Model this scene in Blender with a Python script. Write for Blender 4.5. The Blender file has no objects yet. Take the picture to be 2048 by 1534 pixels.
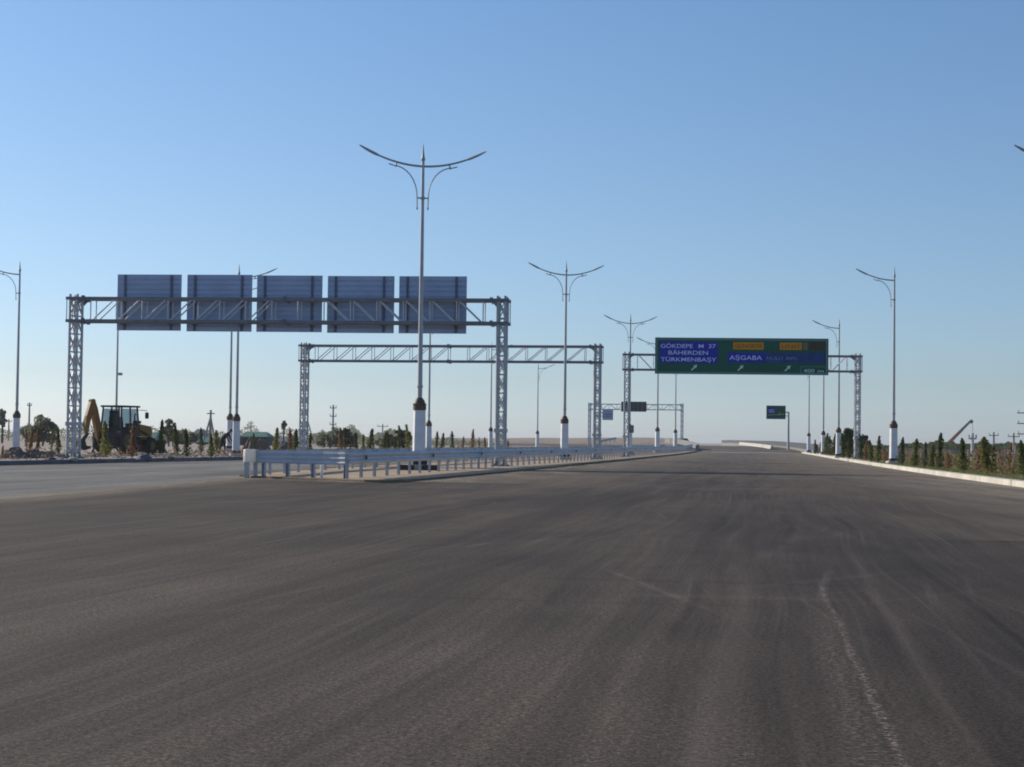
import bpy, bmesh, math, random
from mathutils import Vector, Matrix, noise
R = math.radians
sc = bpy.context.scene
COL = sc.collection
random.seed(7)

# ------------------------------------------------------------------ camera
F = 3500.0; EYE = 1.11; PITCH = R(1.866); ROLL = R(0.72); HAZE = .00017
fw = Vector((0, math.cos(PITCH), math.sin(PITCH)))
up0 = Vector((0, -math.sin(PITCH), math.cos(PITCH))); rt0 = Vector((1, 0, 0))
up = up0 * math.cos(ROLL) - rt0 * math.sin(ROLL)
rt = rt0 * math.cos(ROLL) + up0 * math.sin(ROLL)
EYEV = Vector((0, 0, EYE))
def ray(px, py): return fw + rt * ((px - 1024) / F) + up * ((767 - py) / F)
def at(px, py, Y):
    d = ray(px, py); return EYEV + d * (Y / d.y)
def gp(px, Y, z=0.0):
    """ground point under image column px at distance Y (column taken at the horizon)"""
    p = at(px, 885, Y); return Vector((p.x, Y, z))
def hit(px, py, P, ux):
    """where the sight line meets the vertical plane through P along ux -> (s, z)"""
    n = Vector((-ux.y, ux.x, 0)); d = ray(px, py)
    t = (P - EYEV).dot(n) / d.dot(n); q = EYEV + d * t
    return (q - P).dot(ux), q.z
cam = bpy.data.cameras.new("camera"); co = bpy.data.objects.new("camera", cam); COL.objects.link(co)
cam.lens = F / 2048 * 36; cam.sensor_width = 36; cam.clip_start = 0.1; cam.clip_end = 9000
m = Matrix((rt, up, -fw)).transposed().to_4x4(); m.translation = EYEV
co.matrix_world = m; sc.camera = co

# ------------------------------------------------------------------ mesh builder
class MB:
    def __init__(s): s.v = []; s.f = []
    def add(s, vs, fs):
        o = len(s.v); s.v += [tuple(v) for v in vs]; s.f += [tuple(i + o for i in f) for f in fs]; return s
    def box(s, c, d, rz=0.0, M=None):
        cx, cy, cz = c; hx, hy, hz = d[0] / 2, d[1] / 2, d[2] / 2
        vs = [Vector((x, y, z)) for z in (-hz, hz) for x, y in ((-hx, -hy), (hx, -hy), (hx, hy), (-hx, hy))]
        if rz: rm = Matrix.Rotation(rz, 3, 'Z'); vs = [rm @ v for v in vs]
        if M: vs = [M @ v for v in vs]
        vs = [v + Vector(c) for v in vs]
        return s.add(vs, [(3, 2, 1, 0), (4, 5, 6, 7), (0, 1, 5, 4), (1, 2, 6, 5), (2, 3, 7, 6), (3, 0, 4, 7)])
    def tube(s, pts, rad, n=8, flat=1.0, cap=True):
        pts = [Vector(p) for p in pts]
        if not hasattr(rad, '__len__'): rad = [rad] * len(pts)
        o = len(s.v); N = len(pts); ref = None
        for i, p in enumerate(pts):
            t = (pts[min(i + 1, N - 1)] - pts[max(i - 1, 0)]).normalized()
            if ref is None: ref = Vector((0, 1, 0)) if abs(t.y) < .8 else Vector((1, 0, 0))
            a = (ref - t * ref.dot(t)).normalized(); b = t.cross(a); ref = a
            for k in range(n):
                an = 2 * math.pi * (k + .5) / n
                q = p + (a * math.cos(an) + b * math.sin(an) * flat) * rad[i]
                s.v.append(tuple(q))
        for i in range(N - 1):
            for k in range(n):
                k2 = (k + 1) % n
                s.f.append((o + i * n + k, o + i * n + k2, o + (i + 1) * n + k2, o + (i + 1) * n + k))
        if cap:
            s.f.append(tuple(o + k for k in reversed(range(n)))); s.f.append(tuple(o + (N - 1) * n + k for k in range(n)))
        return s
    def lathe(s, prof, n=16, c=(0, 0, 0)):
        o = len(s.v)
        for r, z in prof:
            for k in range(n):
                an = 2 * math.pi * (k + .5) / n
                s.v.append((c[0] + r * math.cos(an), c[1] + r * math.sin(an), c[2] + z))
        for i in range(len(prof) - 1):
            for k in range(n):
                k2 = (k + 1) % n
                s.f.append((o + i * n + k, o + i * n + k2, o + (i + 1) * n + k2, o + (i + 1) * n + k))
        s.f.append(tuple(o + k for k in reversed(range(n)))); s.f.append(tuple(o + (len(prof) - 1) * n + k for k in range(n)))
        return s
    def prism(s, poly, z0, z1):
        """upright prism over a 2-D polygon (ccw)"""
        n = len(poly); o = len(s.v)
        for z in (z0, z1):
            for p in poly: s.v.append((p[0], p[1], z))
        s.f.append(tuple(o + k for k in reversed(range(n)))); s.f.append(tuple(o + n + k for k in range(n)))
        for k in range(n):
            k2 = (k + 1) % n; s.f.append((o + k, o + k2, o + n + k2, o + n + k))
        return s
    def side(s, poly, y0, y1):
        """prism over an x-z outline, extruded along y"""
        n = len(poly); o = len(s.v)
        for y in (y0, y1):
            for p in poly: s.v.append((p[0], y, p[1]))
        s.f.append(tuple(o + k for k in range(n))); s.f.append(tuple(o + n + k for k in reversed(range(n))))
        for k in range(n):
            k2 = (k + 1) % n; s.f.append((o + k2, o + k, o + n + k, o + n + k2))
        return s
    def strip(s, L, Rr):
        o = len(s.v); n = len(L)
        for a, b in zip(L, Rr): s.v.append(tuple(a)); s.v.append(tuple(b))
        for i in range(n - 1): s.f.append((o + 2 * i, o + 2 * i + 1, o + 2 * i + 3, o + 2 * i + 2))
        return s
    def build(s, name, mat, parent=None, smooth=False, bevel=0.0):
        me = bpy.data.meshes.new(name); me.from_pydata(s.v, [], s.f)
        bm = bmesh.new(); bm.from_mesh(me); bmesh.ops.recalc_face_normals(bm, faces=bm.faces)
        if bevel: bmesh.ops.bevel(bm, geom=bm.edges[:], offset=bevel, segments=2, affect='EDGES', clamp_overlap=True)
        bm.to_mesh(me); bm.free()
        if smooth:
            for p in me.polygons: p.use_smooth = True
            me.set_sharp_from_angle(angle=R(40))
        me.materials.append(mat)
        o = bpy.data.objects.new(name, me); COL.objects.link(o)
        if parent: o.parent = parent
        return o
    def raw(s, name, mat, parent=None):
        me = bpy.data.meshes.new(name); me.from_pydata(s.v, [], s.f); me.materials.append(mat)
        o = bpy.data.objects.new(name, me); COL.objects.link(o)
        if parent: o.parent = parent
        return o
def thing(name, label, cat, loc=(0, 0, 0), rz=0.0, group=None, s=1.0):
    o = bpy.data.objects.new(name, None); COL.objects.link(o); o.empty_display_size = .3
    o.location = loc; o.rotation_euler = (0, 0, rz); o.scale = (s, s, s)
    return tag(o, label, cat, group)
def tag(o, label=None, cat=None, group=None, kind=None):
    for k, v in (('label', label), ('category', cat), ('group', group), ('kind', kind)):
        if v: o[k] = v
    return o
def kids(o): return [c for c in COL.objects if c.parent == o]
def copy_tree(o, parent=None):
    c = o.copy(); COL.objects.link(c)
    if parent: c.parent = parent
    for k in kids(o): copy_tree(k, c)
    return c

# ------------------------------------------------------------------ materials
def newmat(name):
    mt = bpy.data.materials.new(name); mt.use_nodes = True
    nt = mt.node_tree; b = nt.nodes['Principled BSDF']; return mt, nt, b
def mat(name, col, rough=.6, metal=0.0, var=.12, scale=3.0, spec=.5, bump=0.0, stretch=(1, 1, 1), col2=None, rnd=0.0):
    mt, nt, b = newmat(name); N = nt.nodes; L = nt.links
    tc = N.new('ShaderNodeTexCoord'); mp = N.new('ShaderNodeMapping'); mp.inputs['Scale'].default_value = stretch
    L.new(tc.outputs['Object'], mp.inputs['Vector'])
    nz = N.new('ShaderNodeTexNoise'); nz.inputs['Scale'].default_value = scale; nz.inputs['Detail'].default_value = 6; nz.inputs['Roughness'].default_value = .65
    L.new(mp.outputs[0], nz.inputs['Vector'])
    mx = N.new('ShaderNodeMix'); mx.data_type = 'RGBA'
    c2 = col2 or [c * (1 + var) for c in col]; c1 = [c * (1 - var) for c in col] if not col2 else col
    mx.inputs['A'].default_value = (*c1, 1); mx.inputs['B'].default_value = (*c2, 1)
    mr = N.new('ShaderNodeMapRange'); mr.inputs['From Min'].default_value = .3; mr.inputs['From Max'].default_value = .7
    L.new(nz.outputs['Fac'], mr.inputs['Value']); L.new(mr.outputs[0], mx.inputs['Factor'])
    out = mx.outputs['Result']
    if rnd:
        oi = N.new('ShaderNodeObjectInfo'); hs = N.new('ShaderNodeHueSaturation')
        m2 = N.new('ShaderNodeMapRange'); m2.inputs['To Min'].default_value = 1 - rnd; m2.inputs['To Max'].default_value = 1 + rnd
        L.new(oi.outputs['Random'], m2.inputs['Value']); L.new(m2.outputs[0], hs.inputs['Value']); L.new(out, hs.inputs['Color']); out = hs.outputs[0]
    L.new(out, b.inputs['Base Color'])
    b.inputs['Roughness'].default_value = rough; b.inputs['Metallic'].default_value = metal; b.inputs['Specular IOR Level'].default_value = spec
    if bump:
        bp = N.new('ShaderNodeBump'); bp.inputs['Strength'].default_value = bump; bp.inputs['Distance'].default_value = .05
        L.new(nz.outputs['Fac'], bp.inputs['Height']); L.new(bp.outputs[0], b.inputs['Normal'])
    return mt
def leafmat(name, c1, c2, rnd=.25):
    mt = mat(name, c1, .75, var=.3, scale=5, spec=.15, col2=c2, rnd=rnd)
    nt = mt.node_tree; b = nt.nodes['Principled BSDF']; out = nt.nodes['Material Output']
    tr = nt.nodes.new('ShaderNodeBsdfTranslucent'); mx = nt.nodes.new('ShaderNodeMixShader'); mx.inputs[0].default_value = .42
    src = b.inputs['Base Color'].links[0].from_socket
    nt.links.new(src, tr.inputs[0]); nt.links.new(b.outputs[0], mx.inputs[1]); nt.links.new(tr.outputs[0], mx.inputs[2]); nt.links.new(mx.outputs[0], out.inputs[0])
    return mt
M = {}
M['galv'] = mat('galvanised_steel', (.40, .425, .455), .5, .25, .14, 4)
M['galv_dark'] = mat('dark_steel', (.175, .19, .215), .55, .25, .18, 4)  # darker steel; the shade on the beam chords is put into this colour
M['galv_lite'] = mat('bright_galvanised_steel', (.52, .55, .58), .5, .2, .12, 4)
M['rail'] = mat('guardrail_zinc', (.40, .45, .52), .42, .35, .16, 1.6, stretch=(1, 1, .3))
M['rail_post'] = mat('guardrail_post_zinc', (.42, .45, .50), .5, .25, .14, 5)
M['sign_back'] = mat('aluminium_sign_back', (.33, .41, .57), .5, .2, .12, 1.2)
M['sign_rib'] = mat('sign_mounting_rail', (.10, .12, .18), .5, .3, .1, 3)
M['lamp_pole'] = mat('lamp_pole_grey', (.36, .375, .40), .45, .25, .1, 2.5)
M['lamp_dark'] = mat('lamp_arm_grey', (.30, .315, .34), .5, .2, .1, 3)
M['pillar'] = mat('painted_pillar_white', (.62, .64, .67), .55, 0, .12, 2.5)
M['cap'] = mat('bronze_collar', (.10, .060, .045), .6, .1, .3, 6)
M['band'] = mat('black_rubber_band', (.03, .03, .035), .7, 0, .2, 5)
M['conc'] = mat('pale_concrete', (.50, .48, .44), .85, 0, .14, 2.5, bump=.3)
M['kerb_white'] = mat('whitewashed_kerb', (.56, .53, .465), .85, 0, .12, 1.2, bump=.2)
M['kerb_grey'] = mat('grey_kerb', (.13, .135, .155), .85, 0, .22, 1.5, bump=.3)
M['kerb_dark'] = mat('dark_parapet', (.05, .057, .072), .8, 0, .15, .6)
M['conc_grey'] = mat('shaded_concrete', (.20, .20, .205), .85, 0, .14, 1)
M['conc_lite'] = mat('whitewashed_barrier', (.46, .45, .42), .85, 0, .1, 1)
M['kerb_tan'] = mat('dusty_kerb', (.20, .145, .095), .9, 0, .3, 1.5, bump=.3)
M['white'] = mat('white_plastic', (.80, .79, .76), .5, 0, .04, 4)
M['green'] = mat('sign_green', (.003, .105, .070), .6, 0, .06, .6)
M['blue'] = mat('sign_blue', (.010, .030, .36), .6, 0, .08, .6)
M['blue_tape'] = mat('taped_sign_blue', (.012, .055, .20), .65, 0, .35, 1.5)
M['orange'] = mat('sign_orange', (.60, .25, .02), .65, 0, .15, 1.5)
M['brown_tape'] = mat('taped_sign_brown', (.055, .045, .028), .5, 0, .3, 1.5)
M['tan_tape'] = mat('taped_sign_tan', (.17, .14, .06), .5, 0, .2, 1.5)
M['letter'] = mat('sign_lettering_white', (.62, .68, .95), .5, 0, .05, 2)
M['letter_dim'] = mat('taped_sign_lettering', (.16, .25, .46), .5, 0, .3, 2)
M['letter_green'] = mat('sign_arrow_white', (.52, .74, .64), .5, 0, .05, 2)
M['border'] = mat('sign_border_grey', (.15, .27, .27), .4, 0, .08, 1)
M['letter_dark'] = mat('sign_lettering_dark', (.16, .055, .012), .5, 0, .1, 2)
M['soil'] = mat('dug_soil', (.085, .058, .042), .95, 0, .4, 1.3, bump=.8, col2=(.20, .145, .11))
M['cat_yellow'] = mat('machine_yellow', (.24, .115, .02), .6, 0, .2, 1.8)
M['machine_dark'] = mat('machine_black', (.028, .027, .03), .6, 0, .3, 3)
M['tyre'] = mat('tyre_rubber', (.022, .021, .021), .85, 0, .3, 6)
M['rim'] = mat('wheel_rim_ochre', (.14, .09, .035), .6, 0, .3, 3)
M['cloth'] = mat('dark_work_clothes', (.016, .017, .022), .9, 0, .2, 6)
M['skin'] = mat('tanned_skin', (.18, .10, .07), .6, 0, .1, 6)
M['wood'] = mat('weathered_wood', (.27, .26, .25), .9, 0, .25, 4, stretch=(1, 1, .15))
M['trunk'] = mat('bark', (.11, .085, .06), .95, 0, .3, 6, stretch=(1, 1, .2))
M['stake'] = mat('pale_stake', (.36, .30, .24), .9, 0, .2, 5)
M['wall_w'] = mat('limewashed_wall', (.46, .46, .44), .9, 0, .12, 1)
M['wall_d'] = mat('dark_adobe_wall', (.10, .085, .075), .9, 0, .25, 1)
M['roof_g'] = mat('green_sheet_roof', (.10, .22, .15), .6, 0, .15, 1)
M['roof_b'] = mat('grey_slate_roof', (.16, .18, .20), .7, 0, .15, 1)
M['crane'] = mat('crane_faded_red', (.36, .21, .15), .6, 0, .15, 1)
M['led'] = mat('display_black', (.018, .02, .024), .35, 0, .2, 2)
M['pipe'] = mat('map_line_cream', (.42, .42, .20), .5, 0, .1, 2)
M['thuja'] = leafmat('thuja_foliage', (.065, .098, .030), (.165, .18, .055))
M['thuja_y'] = leafmat('yellowed_foliage', (.15, .16, .048), (.27, .24, .085))
M['dead'] = leafmat('dead_brown_foliage', (.17, .10, .058), (.34, .22, .14))
M['olive'] = leafmat('olive_tree_foliage', (.14, .155, .105), (.30, .31, .225))
M['dkgreen'] = leafmat('dark_tree_foliage', (.058, .085, .048), (.13, .15, .08))
M['grass'] = leafmat('verge_grass', (.10, .125, .035), (.20, .19, .075))
M['dryreed'] = leafmat('dry_reeds', (.19, .14, .10), (.33, .25, .19))
for k_ in ('green', 'blue', 'blue_tape', 'orange', 'brown_tape', 'tan_tape', 'letter', 'letter_dim', 'letter_green', 'border', 'letter_dark'): M[k_].node_tree.nodes['Principled BSDF'].inputs['Specular IOR Level'].default_value = .12
def glassmat():
    mt, nt, b = newmat('cab_glass'); b.inputs['Base Color'].default_value = (.03, .06, .07, 1); b.inputs['Roughness'].default_value = .08
    tr = nt.nodes.new('ShaderNodeBsdfTransparent'); tr.inputs[0].default_value = (.80, .88, .93, 1); mx = nt.nodes.new('ShaderNodeMixShader'); mx.inputs[0].default_value = .8
    nt.links.new(b.outputs[0], mx.inputs[1]); nt.links.new(tr.outputs[0], mx.inputs[2]); nt.links.new(mx.outputs[0], nt.nodes['Material Output'].inputs[0]); return mt
M['glass'] = glassmat()

def joints(mt, period, depth):
    nt = mt.node_tree; N = nt.nodes; L = nt.links; b = N['Principled BSDF']; src = b.inputs['Base Color'].links[0].from_socket
    tc = N.new('ShaderNodeTexCoord'); sx = N.new('ShaderNodeSeparateXYZ'); L.new(tc.outputs['Object'], sx.inputs[0])
    def mm(op, a, v):
        n = N.new('ShaderNodeMath'); n.operation = op; L.new(a, n.inputs[0]); n.inputs[1].default_value = v; return n.outputs[0]
    f = mm('LESS_THAN', mm('FRACT', mm('DIVIDE', sx.outputs[1], period), 0), .025 / period)
    st = N.new('ShaderNodeTexWhiteNoise'); st.noise_dimensions = '1D'; L.new(mm('FLOOR', mm('DIVIDE', sx.outputs[1], period), 0), st.inputs['W'])
    g = mm('ADD', mm('MULTIPLY', st.outputs['Value'], .22), .86)
    k = N.new('ShaderNodeMath'); k.operation = 'SUBTRACT'; L.new(g, k.inputs[0]); L.new(mm('MULTIPLY', f, depth), k.inputs[1])
    v = N.new('ShaderNodeVectorMath'); v.operation = 'SCALE'; L.new(src, v.inputs[0]); L.new(k.outputs[0], v.inputs['Scale']); L.new(v.outputs[0], b.inputs['Base Color'])
joints(M['kerb_white'], 1.0, .5); joints(M['kerb_grey'], 1.0, .5); joints(M['kerb_tan'], 1.0, .4)
_n = M['white'].node_tree; _t = _n.nodes.new('ShaderNodeBsdfTranslucent'); _t.inputs[0].default_value = (.85, .83, .78, 1); _m = _n.nodes.new('ShaderNodeMixShader'); _m.inputs[0].default_value = .5
_n.links.new(_n.nodes['Principled BSDF'].outputs[0], _m.inputs[1]); _n.links.new(_t.outputs[0], _m.inputs[2]); _n.links.new(_m.outputs[0], _n.nodes['Material Output'].inputs[0])   # thin translucent plastic
# --- asphalt: u runs across the road, v along it
ROADA = R(8.8); THREAD = .46
def asphalt(name, base, tint, stops, marks=True, dust=.5):
    mt, nt, b = newmat(name); N = nt.nodes; L = nt.links
    def math_(op, a, bb=None, c=None):
        n = N.new('ShaderNodeMath'); n.operation = op
        for i, q in enumerate((a, bb, c)):
            if q is None: continue
            if isinstance(q, (int, float)): n.inputs[i].default_value = q
            else: L.new(q, n.inputs[i])
        return n.outputs[0]
    def noise_(vec, scale, det=5, rough=.6, dist=0.0):
        n = N.new('ShaderNodeTexNoise'); n.inputs['Scale'].default_value = scale; n.inputs['Detail'].default_value = det
        n.inputs['Roughness'].default_value = rough; n.inputs['Distortion'].default_value = dist; L.new(vec, n.inputs['Vector']); return n.outputs['Fac']
    def mapped(vec, s, loc=(0, 0, 0)):
        n = N.new('ShaderNodeMapping'); n.inputs['Scale'].default_value = s; n.inputs['Location'].default_value = loc; L.new(vec, n.inputs['Vector']); return n.outputs[0]
    tc = N.new('ShaderNodeTexCoord'); rot = N.new('ShaderNodeMapping'); rot.inputs['Rotation'].default_value = (0, 0, ROADA)
    L.new(tc.outputs['Object'], rot.inputs['Vector']); P = rot.outputs[0]
    # gentle wander of the wheel tracks
    wob = noise_(mapped(P, (.10, .045, 1)), 1, 2)
    sx = N.new('ShaderNodeSeparateXYZ'); L.new(P, sx.inputs[0]); u0, v0 = sx.outputs[0], sx.outputs[1]
    u = math_('ADD', u0, math_('MULTIPLY', math_('SUBTRACT', wob, .5), 1.6))
    cx = N.new('ShaderNodeCombineXYZ'); L.new(u, cx.inputs[0]); L.new(v0, cx.inputs[1]); Q = cx.outputs[0]
    s1 = noise_(mapped(Q, (.55, .028, 1)), 1, 5, .62)
    s2 = noise_(mapped(Q, (2.6, .085, 1), (7, 3, 0)), 1, 5, .6)
    s3 = noise_(mapped(Q, (.16, .05, 1), (2, 9, 0)), 1, 5, .6, .6)
    s4 = noise_(mapped(Q, (7.5, .11, 1), (1, 5, 0)), 1, 4, .6)
    patch = noise_(mapped(P, (.30, .22, 1)), 1, 6, .65, .4)
    # streak brightness = product of layers
    def rng(x, lo, hi, a, c):
        n = N.new('ShaderNodeMapRange'); n.inputs['From Min'].default_value = lo; n.inputs['From Max'].default_value = hi
        n.inputs['To Min'].default_value = a; n.inputs['To Max'].default_value = c; L.new(x, n.inputs['Value']); return n.outputs[0]
    k = math_('MULTIPLY', rng(s1, .32, .68, .76, 1.26), rng(s2, .3, .7, .80, 1.22))
    k = math_('MULTIPLY', k, rng(s4, .32, .68, .84, 1.2)); k = math_('MULTIPLY', k, rng(s3, .3, .7, .78, 1.25)); k = math_('MULTIPLY', k, rng(patch, .3, .7, .88, 1.13))
    # grain of the stones
    g1 = noise_(P, 55, 3, .7); g2 = noise_(P, 150, 2, .6)
    vo = N.new('ShaderNodeTexVoronoi'); vo.inputs['Scale'].default_value = 70; L.new(P, vo.inputs['Vector'])
    g3 = noise_(P, 24, 3, .75)
    # crisp tyre and broom lines: thin bright threads along the lane, and arcs where machines turned
    def threads(vec, lo, hi): return rng(noise_(vec, 1, 3, .55), lo, hi, 0, 1)
    rA = N.new('ShaderNodeMapping'); rA.inputs['Rotation'].default_value = (0, 0, R(5)); L.new(Q, rA.inputs['Vector'])
    rB = N.new('ShaderNodeMapping'); rB.inputs['Rotation'].default_value = (0, 0, R(-7)); L.new(P, rB.inputs['Vector'])
    def polar(cx_, cy_):
        du, dv = math_('SUBTRACT', u0, cx_), math_('SUBTRACT', v0, cy_)
        rad = math_('SQRT', math_('ADD', math_('MULTIPLY', du, du), math_('MULTIPLY', dv, dv)))
        cb = N.new('ShaderNodeCombineXYZ'); L.new(math_('MULTIPLY', rad, 3.2), cb.inputs[0]); L.new(math_('MULTIPLY', math_('ARCTAN2', dv, du), 3.0), cb.inputs[1]); return cb.outputs[0]
    m1 = rng(noise_(mapped(P, (.22, .10, 1), (3, 1, 0)), 1, 3), .42, .62, 0, 1); m2_ = rng(noise_(mapped(P, (.2, .14, 1), (9, 4, 0)), 1, 3), .5, .66, 0, 1)
    m3_ = rng(noise_(mapped(P, (.2, .12, 1), (5, 8, 0)), 1, 3), .5, .66, 0, 1)
    th = math_('MULTIPLY', threads(mapped(Q, (13, .06, 1)), .56, .68), m1)
    th = math_('ADD', th, math_('MULTIPLY', threads(mapped(rA.outputs[0], (7, .09, 1), (2, 2, 0)), .57, .70), m3_))
    th = math_('ADD', th, math_('MULTIPLY', threads(mapped(rB.outputs[0], (8, .08, 1), (6, 1, 0)), .58, .70), m2_))
    th = math_('ADD', th, math_('MULTIPLY', threads(polar(26, 22), .57, .70), math_('MULTIPLY', m2_, .45))); th = math_('ADD', th, math_('MULTIPLY', threads(polar(-30, 34), .58, .70), math_('MULTIPLY', m3_, .45)))
    th = math_('MULTIPLY', math_('MINIMUM', th, 1.0), THREAD)
    dk = math_('MULTIPLY', threads(mapped(Q, (6, .06, 1), (4, 6, 0)), .57, .70), math_('MULTIPLY', m2_, .45))
    k = math_('MULTIPLY', k, math_('SUBTRACT', 1.0, dk))
    k = math_('MULTIPLY', k, rng(g3, .34, .66, .62, 1.42))
    g = math_('MULTIPLY', rng(g1, .32, .68, .22, 2.0), rng(g2, .3, .7, .35, 1.8))
    k = math_('MULTIPLY', k, g)
    # long lighter and darker lanes across the carriageway
    un = rng(math_('ADD', u0, math_('MULTIPLY', math_('SUBTRACT', wob, .5), .35)), -14, 10, 0, 1); cr = N.new('ShaderNodeValToRGB'); L.new(un, cr.inputs[0])
    el = cr.color_ramp.elements
    while len(el) > 1: el.remove(el[-1])
    first = True
    for uu, val in stops:
        pos = (uu + 14) / 24
        e = el[0] if first else el.new(pos)
        e.position = pos; e.color = (val, val, val, 1); first = False
    k = math_('MULTIPLY', k, math_('MULTIPLY', cr.outputs[0], 1.0))
    dustf = math_('MULTIPLY', rng(math_('MULTIPLY', s3, patch), .16, .42, 0, 1), dust)
    mx = N.new('ShaderNodeMix'); mx.data_type = 'RGBA'; mx.inputs['A'].default_value = (*base, 1); mx.inputs['B'].default_value = (*tint, 1); L.new(dustf, mx.inputs['Factor'])
    col = mx.outputs['Result']
    vm = N.new('ShaderNodeVectorMath'); vm.operation = 'SCALE'; L.new(col, vm.inputs[0]); L.new(k, vm.inputs['Scale']); col = vm.outputs[0]
    mth = N.new('ShaderNodeMix'); mth.data_type = 'RGBA'; L.new(th, mth.inputs['Factor']); L.new(col, mth.inputs['A']); mth.inputs['B'].default_value = (.165, .14, .115, 1); col = mth.outputs['Result']
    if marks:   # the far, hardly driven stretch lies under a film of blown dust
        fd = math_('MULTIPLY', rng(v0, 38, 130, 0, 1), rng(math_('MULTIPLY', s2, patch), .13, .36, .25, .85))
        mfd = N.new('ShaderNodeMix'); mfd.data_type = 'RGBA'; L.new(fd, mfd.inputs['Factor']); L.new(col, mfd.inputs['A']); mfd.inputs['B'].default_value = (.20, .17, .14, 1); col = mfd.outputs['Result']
    if marks:
        def bell(x, c, w):
            d = math_('DIVIDE', math_('SUBTRACT', x, c), w); return math_('POWER', 2.718, math_('MULTIPLY', math_('MULTIPLY', d, d), -1.0))
        def window(x, a, bq, soft): return math_('MULTIPLY', rng(x, a, a + soft, 0, 1), rng(x, bq - soft, bq, 1, 0))
        wig = math_('MULTIPLY', math_('SUBTRACT', noise_(mapped(P, (.2, .5, 1)), 1, 4, .6), .5), .09)
        us = math_('ADD', math_('ADD', u0, math_('MULTIPLY', v0, .0165)), wig)
        speck = rng(noise_(P, 30, 4, .8), .50, .60, 0, 1); blot = rng(noise_(mapped(P, (3, 1.2, 1)), 1, 4, .7), .35, .6, .15, 1)
        line = math_('MULTIPLY', math_('MULTIPLY', bell(us, .535, .022), speck), math_('MULTIPLY', window(v0, 2.0, 15.0, 1.2), math_('ADD', blot, .25)))
        pink = math_('MULTIPLY', math_('MULTIPLY', bell(us, .43, .11), speck), math_('MULTIPLY', window(v0, 2.0, 12.4, 2.0), .45))
        band1 = math_('MULTIPLY', bell(math_('ADD', u0, wig), -.27, .09), math_('MULTIPLY', window(v0, 2.0, 17, 4), .10))
        band2 = math_('MULTIPLY', bell(math_('ADD', u0, wig), .70, .05), math_('MULTIPLY', window(v0, 6, 22, 4), .10))
        # the ragged cross joint of the paving, with chalky scrapes
        vs = math_('ADD', v0, math_('MULTIPLY', math_('SUBTRACT', noise_(mapped(P, (.9, .2, 1)), 1, 4), .5), .5))
        seamlite = math_('MULTIPLY', math_('MULTIPLY', bell(vs, 12.75, .16), window(u0, -1.3, .6, .4)), math_('MULTIPLY', blot, .09))
        scr1 = math_('MULTIPLY', math_('MULTIPLY', bell(math_('ADD', u0, math_('MULTIPLY', v0, .30)), 3.06, .045), window(v0, 11.4, 15.4, .8)), math_('MULTIPLY', blot, .18))
        cur = math_('ADD', u0, math_('MULTIPLY', math_('POWER', math_('SUBTRACT', v0, 24.0), 2.0), .010))
        scr2 = math_('MULTIPLY', math_('MULTIPLY', bell(cur, .25, .09), window(v0, 13, 27, 5)), math_('MULTIPLY', blot, .08))
        cur2 = math_('SUBTRACT', u0, math_('MULTIPLY', math_('POWER', math_('SUBTRACT', v0, 30.0), 2.0), .009))
        scr3 = math_('MULTIPLY', math_('MULTIPLY', bell(cur2, .15, .12), window(v0, 15, 34, 6)), math_('MULTIPLY', blot, .07))
        chalk = math_('ADD', math_('ADD', line, math_('ADD', pink, band1)), math_('ADD', math_('ADD', band2, seamlite), math_('ADD', scr1, math_('ADD', scr2, scr3))))
        chalk = math_('MINIMUM', chalk, .9)
        m2 = N.new('ShaderNodeMix'); m2.data_type = 'RGBA'; L.new(chalk, m2.inputs['Factor']); L.new(col, m2.inputs['A']); m2.inputs['B'].default_value = (.36, .285, .24, 1); col = m2.outputs['Result']
        seam = math_('MULTIPLY', math_('ADD', math_('MULTIPLY', bell(vs, 12.1, .05), window(u0, -3.2, .6, 1.0)), math_('MULTIPLY', bell(vs, 14.1, .09), window(u0, -2.5, 1.2, .9))), math_('MULTIPLY', blot, .5))
        m3 = N.new('ShaderNodeMix'); m3.data_type = 'RGBA'; L.new(seam, m3.inputs['Factor']); L.new(col, m3.inputs['A']); m3.inputs['B'].default_value = (.022, .021, .021, 1); col = m3.outputs['Result']
    L.new(col, b.inputs['Base Color'])
    b.inputs['Roughness'].default_value = .85; b.inputs['Specular IOR Level'].default_value = .16
    bp = N.new('ShaderNodeBump'); bp.inputs['Strength'].default_value = .3; bp.inputs['Distance'].default_value = .004
    L.new(math_('ADD', g1, math_('MULTIPLY', vo.outputs['Distance'], .6)), bp.inputs['Height']); L.new(bp.outputs[0], b.inputs['Normal'])
    return mt
STOPS = [(-14, 1.1), (-9, .95), (-6.5, 1.02), (-4.8, 1.04), (-3.95, 1.22), (-3.7, .82), (-2.6, .95), (-1.6, 1.08), (-.8, .96), (-.3, 1.1), (.2, .92), (1.1, .84), (2.4, .8), (3.6, .95), (5.5, 1.1), (10, 1.15)]
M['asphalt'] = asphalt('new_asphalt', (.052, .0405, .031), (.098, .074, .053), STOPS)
M['asphalt_old'] = asphalt('old_grey_asphalt', (.150, .143, .132), (.205, .192, .17), [(-14, 1), (10, 1)], marks=False, dust=.6)
M['earth'] = mat('dry_earth', (.31, .235, .18), .95, 0, .3, .35, bump=.4, col2=(.43, .36, .295))
M['island'] = mat('dusty_median_fill', (.36, .255, .155), .95, 0, .25, .5, bump=.4, col2=(.48, .365, .24))
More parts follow.
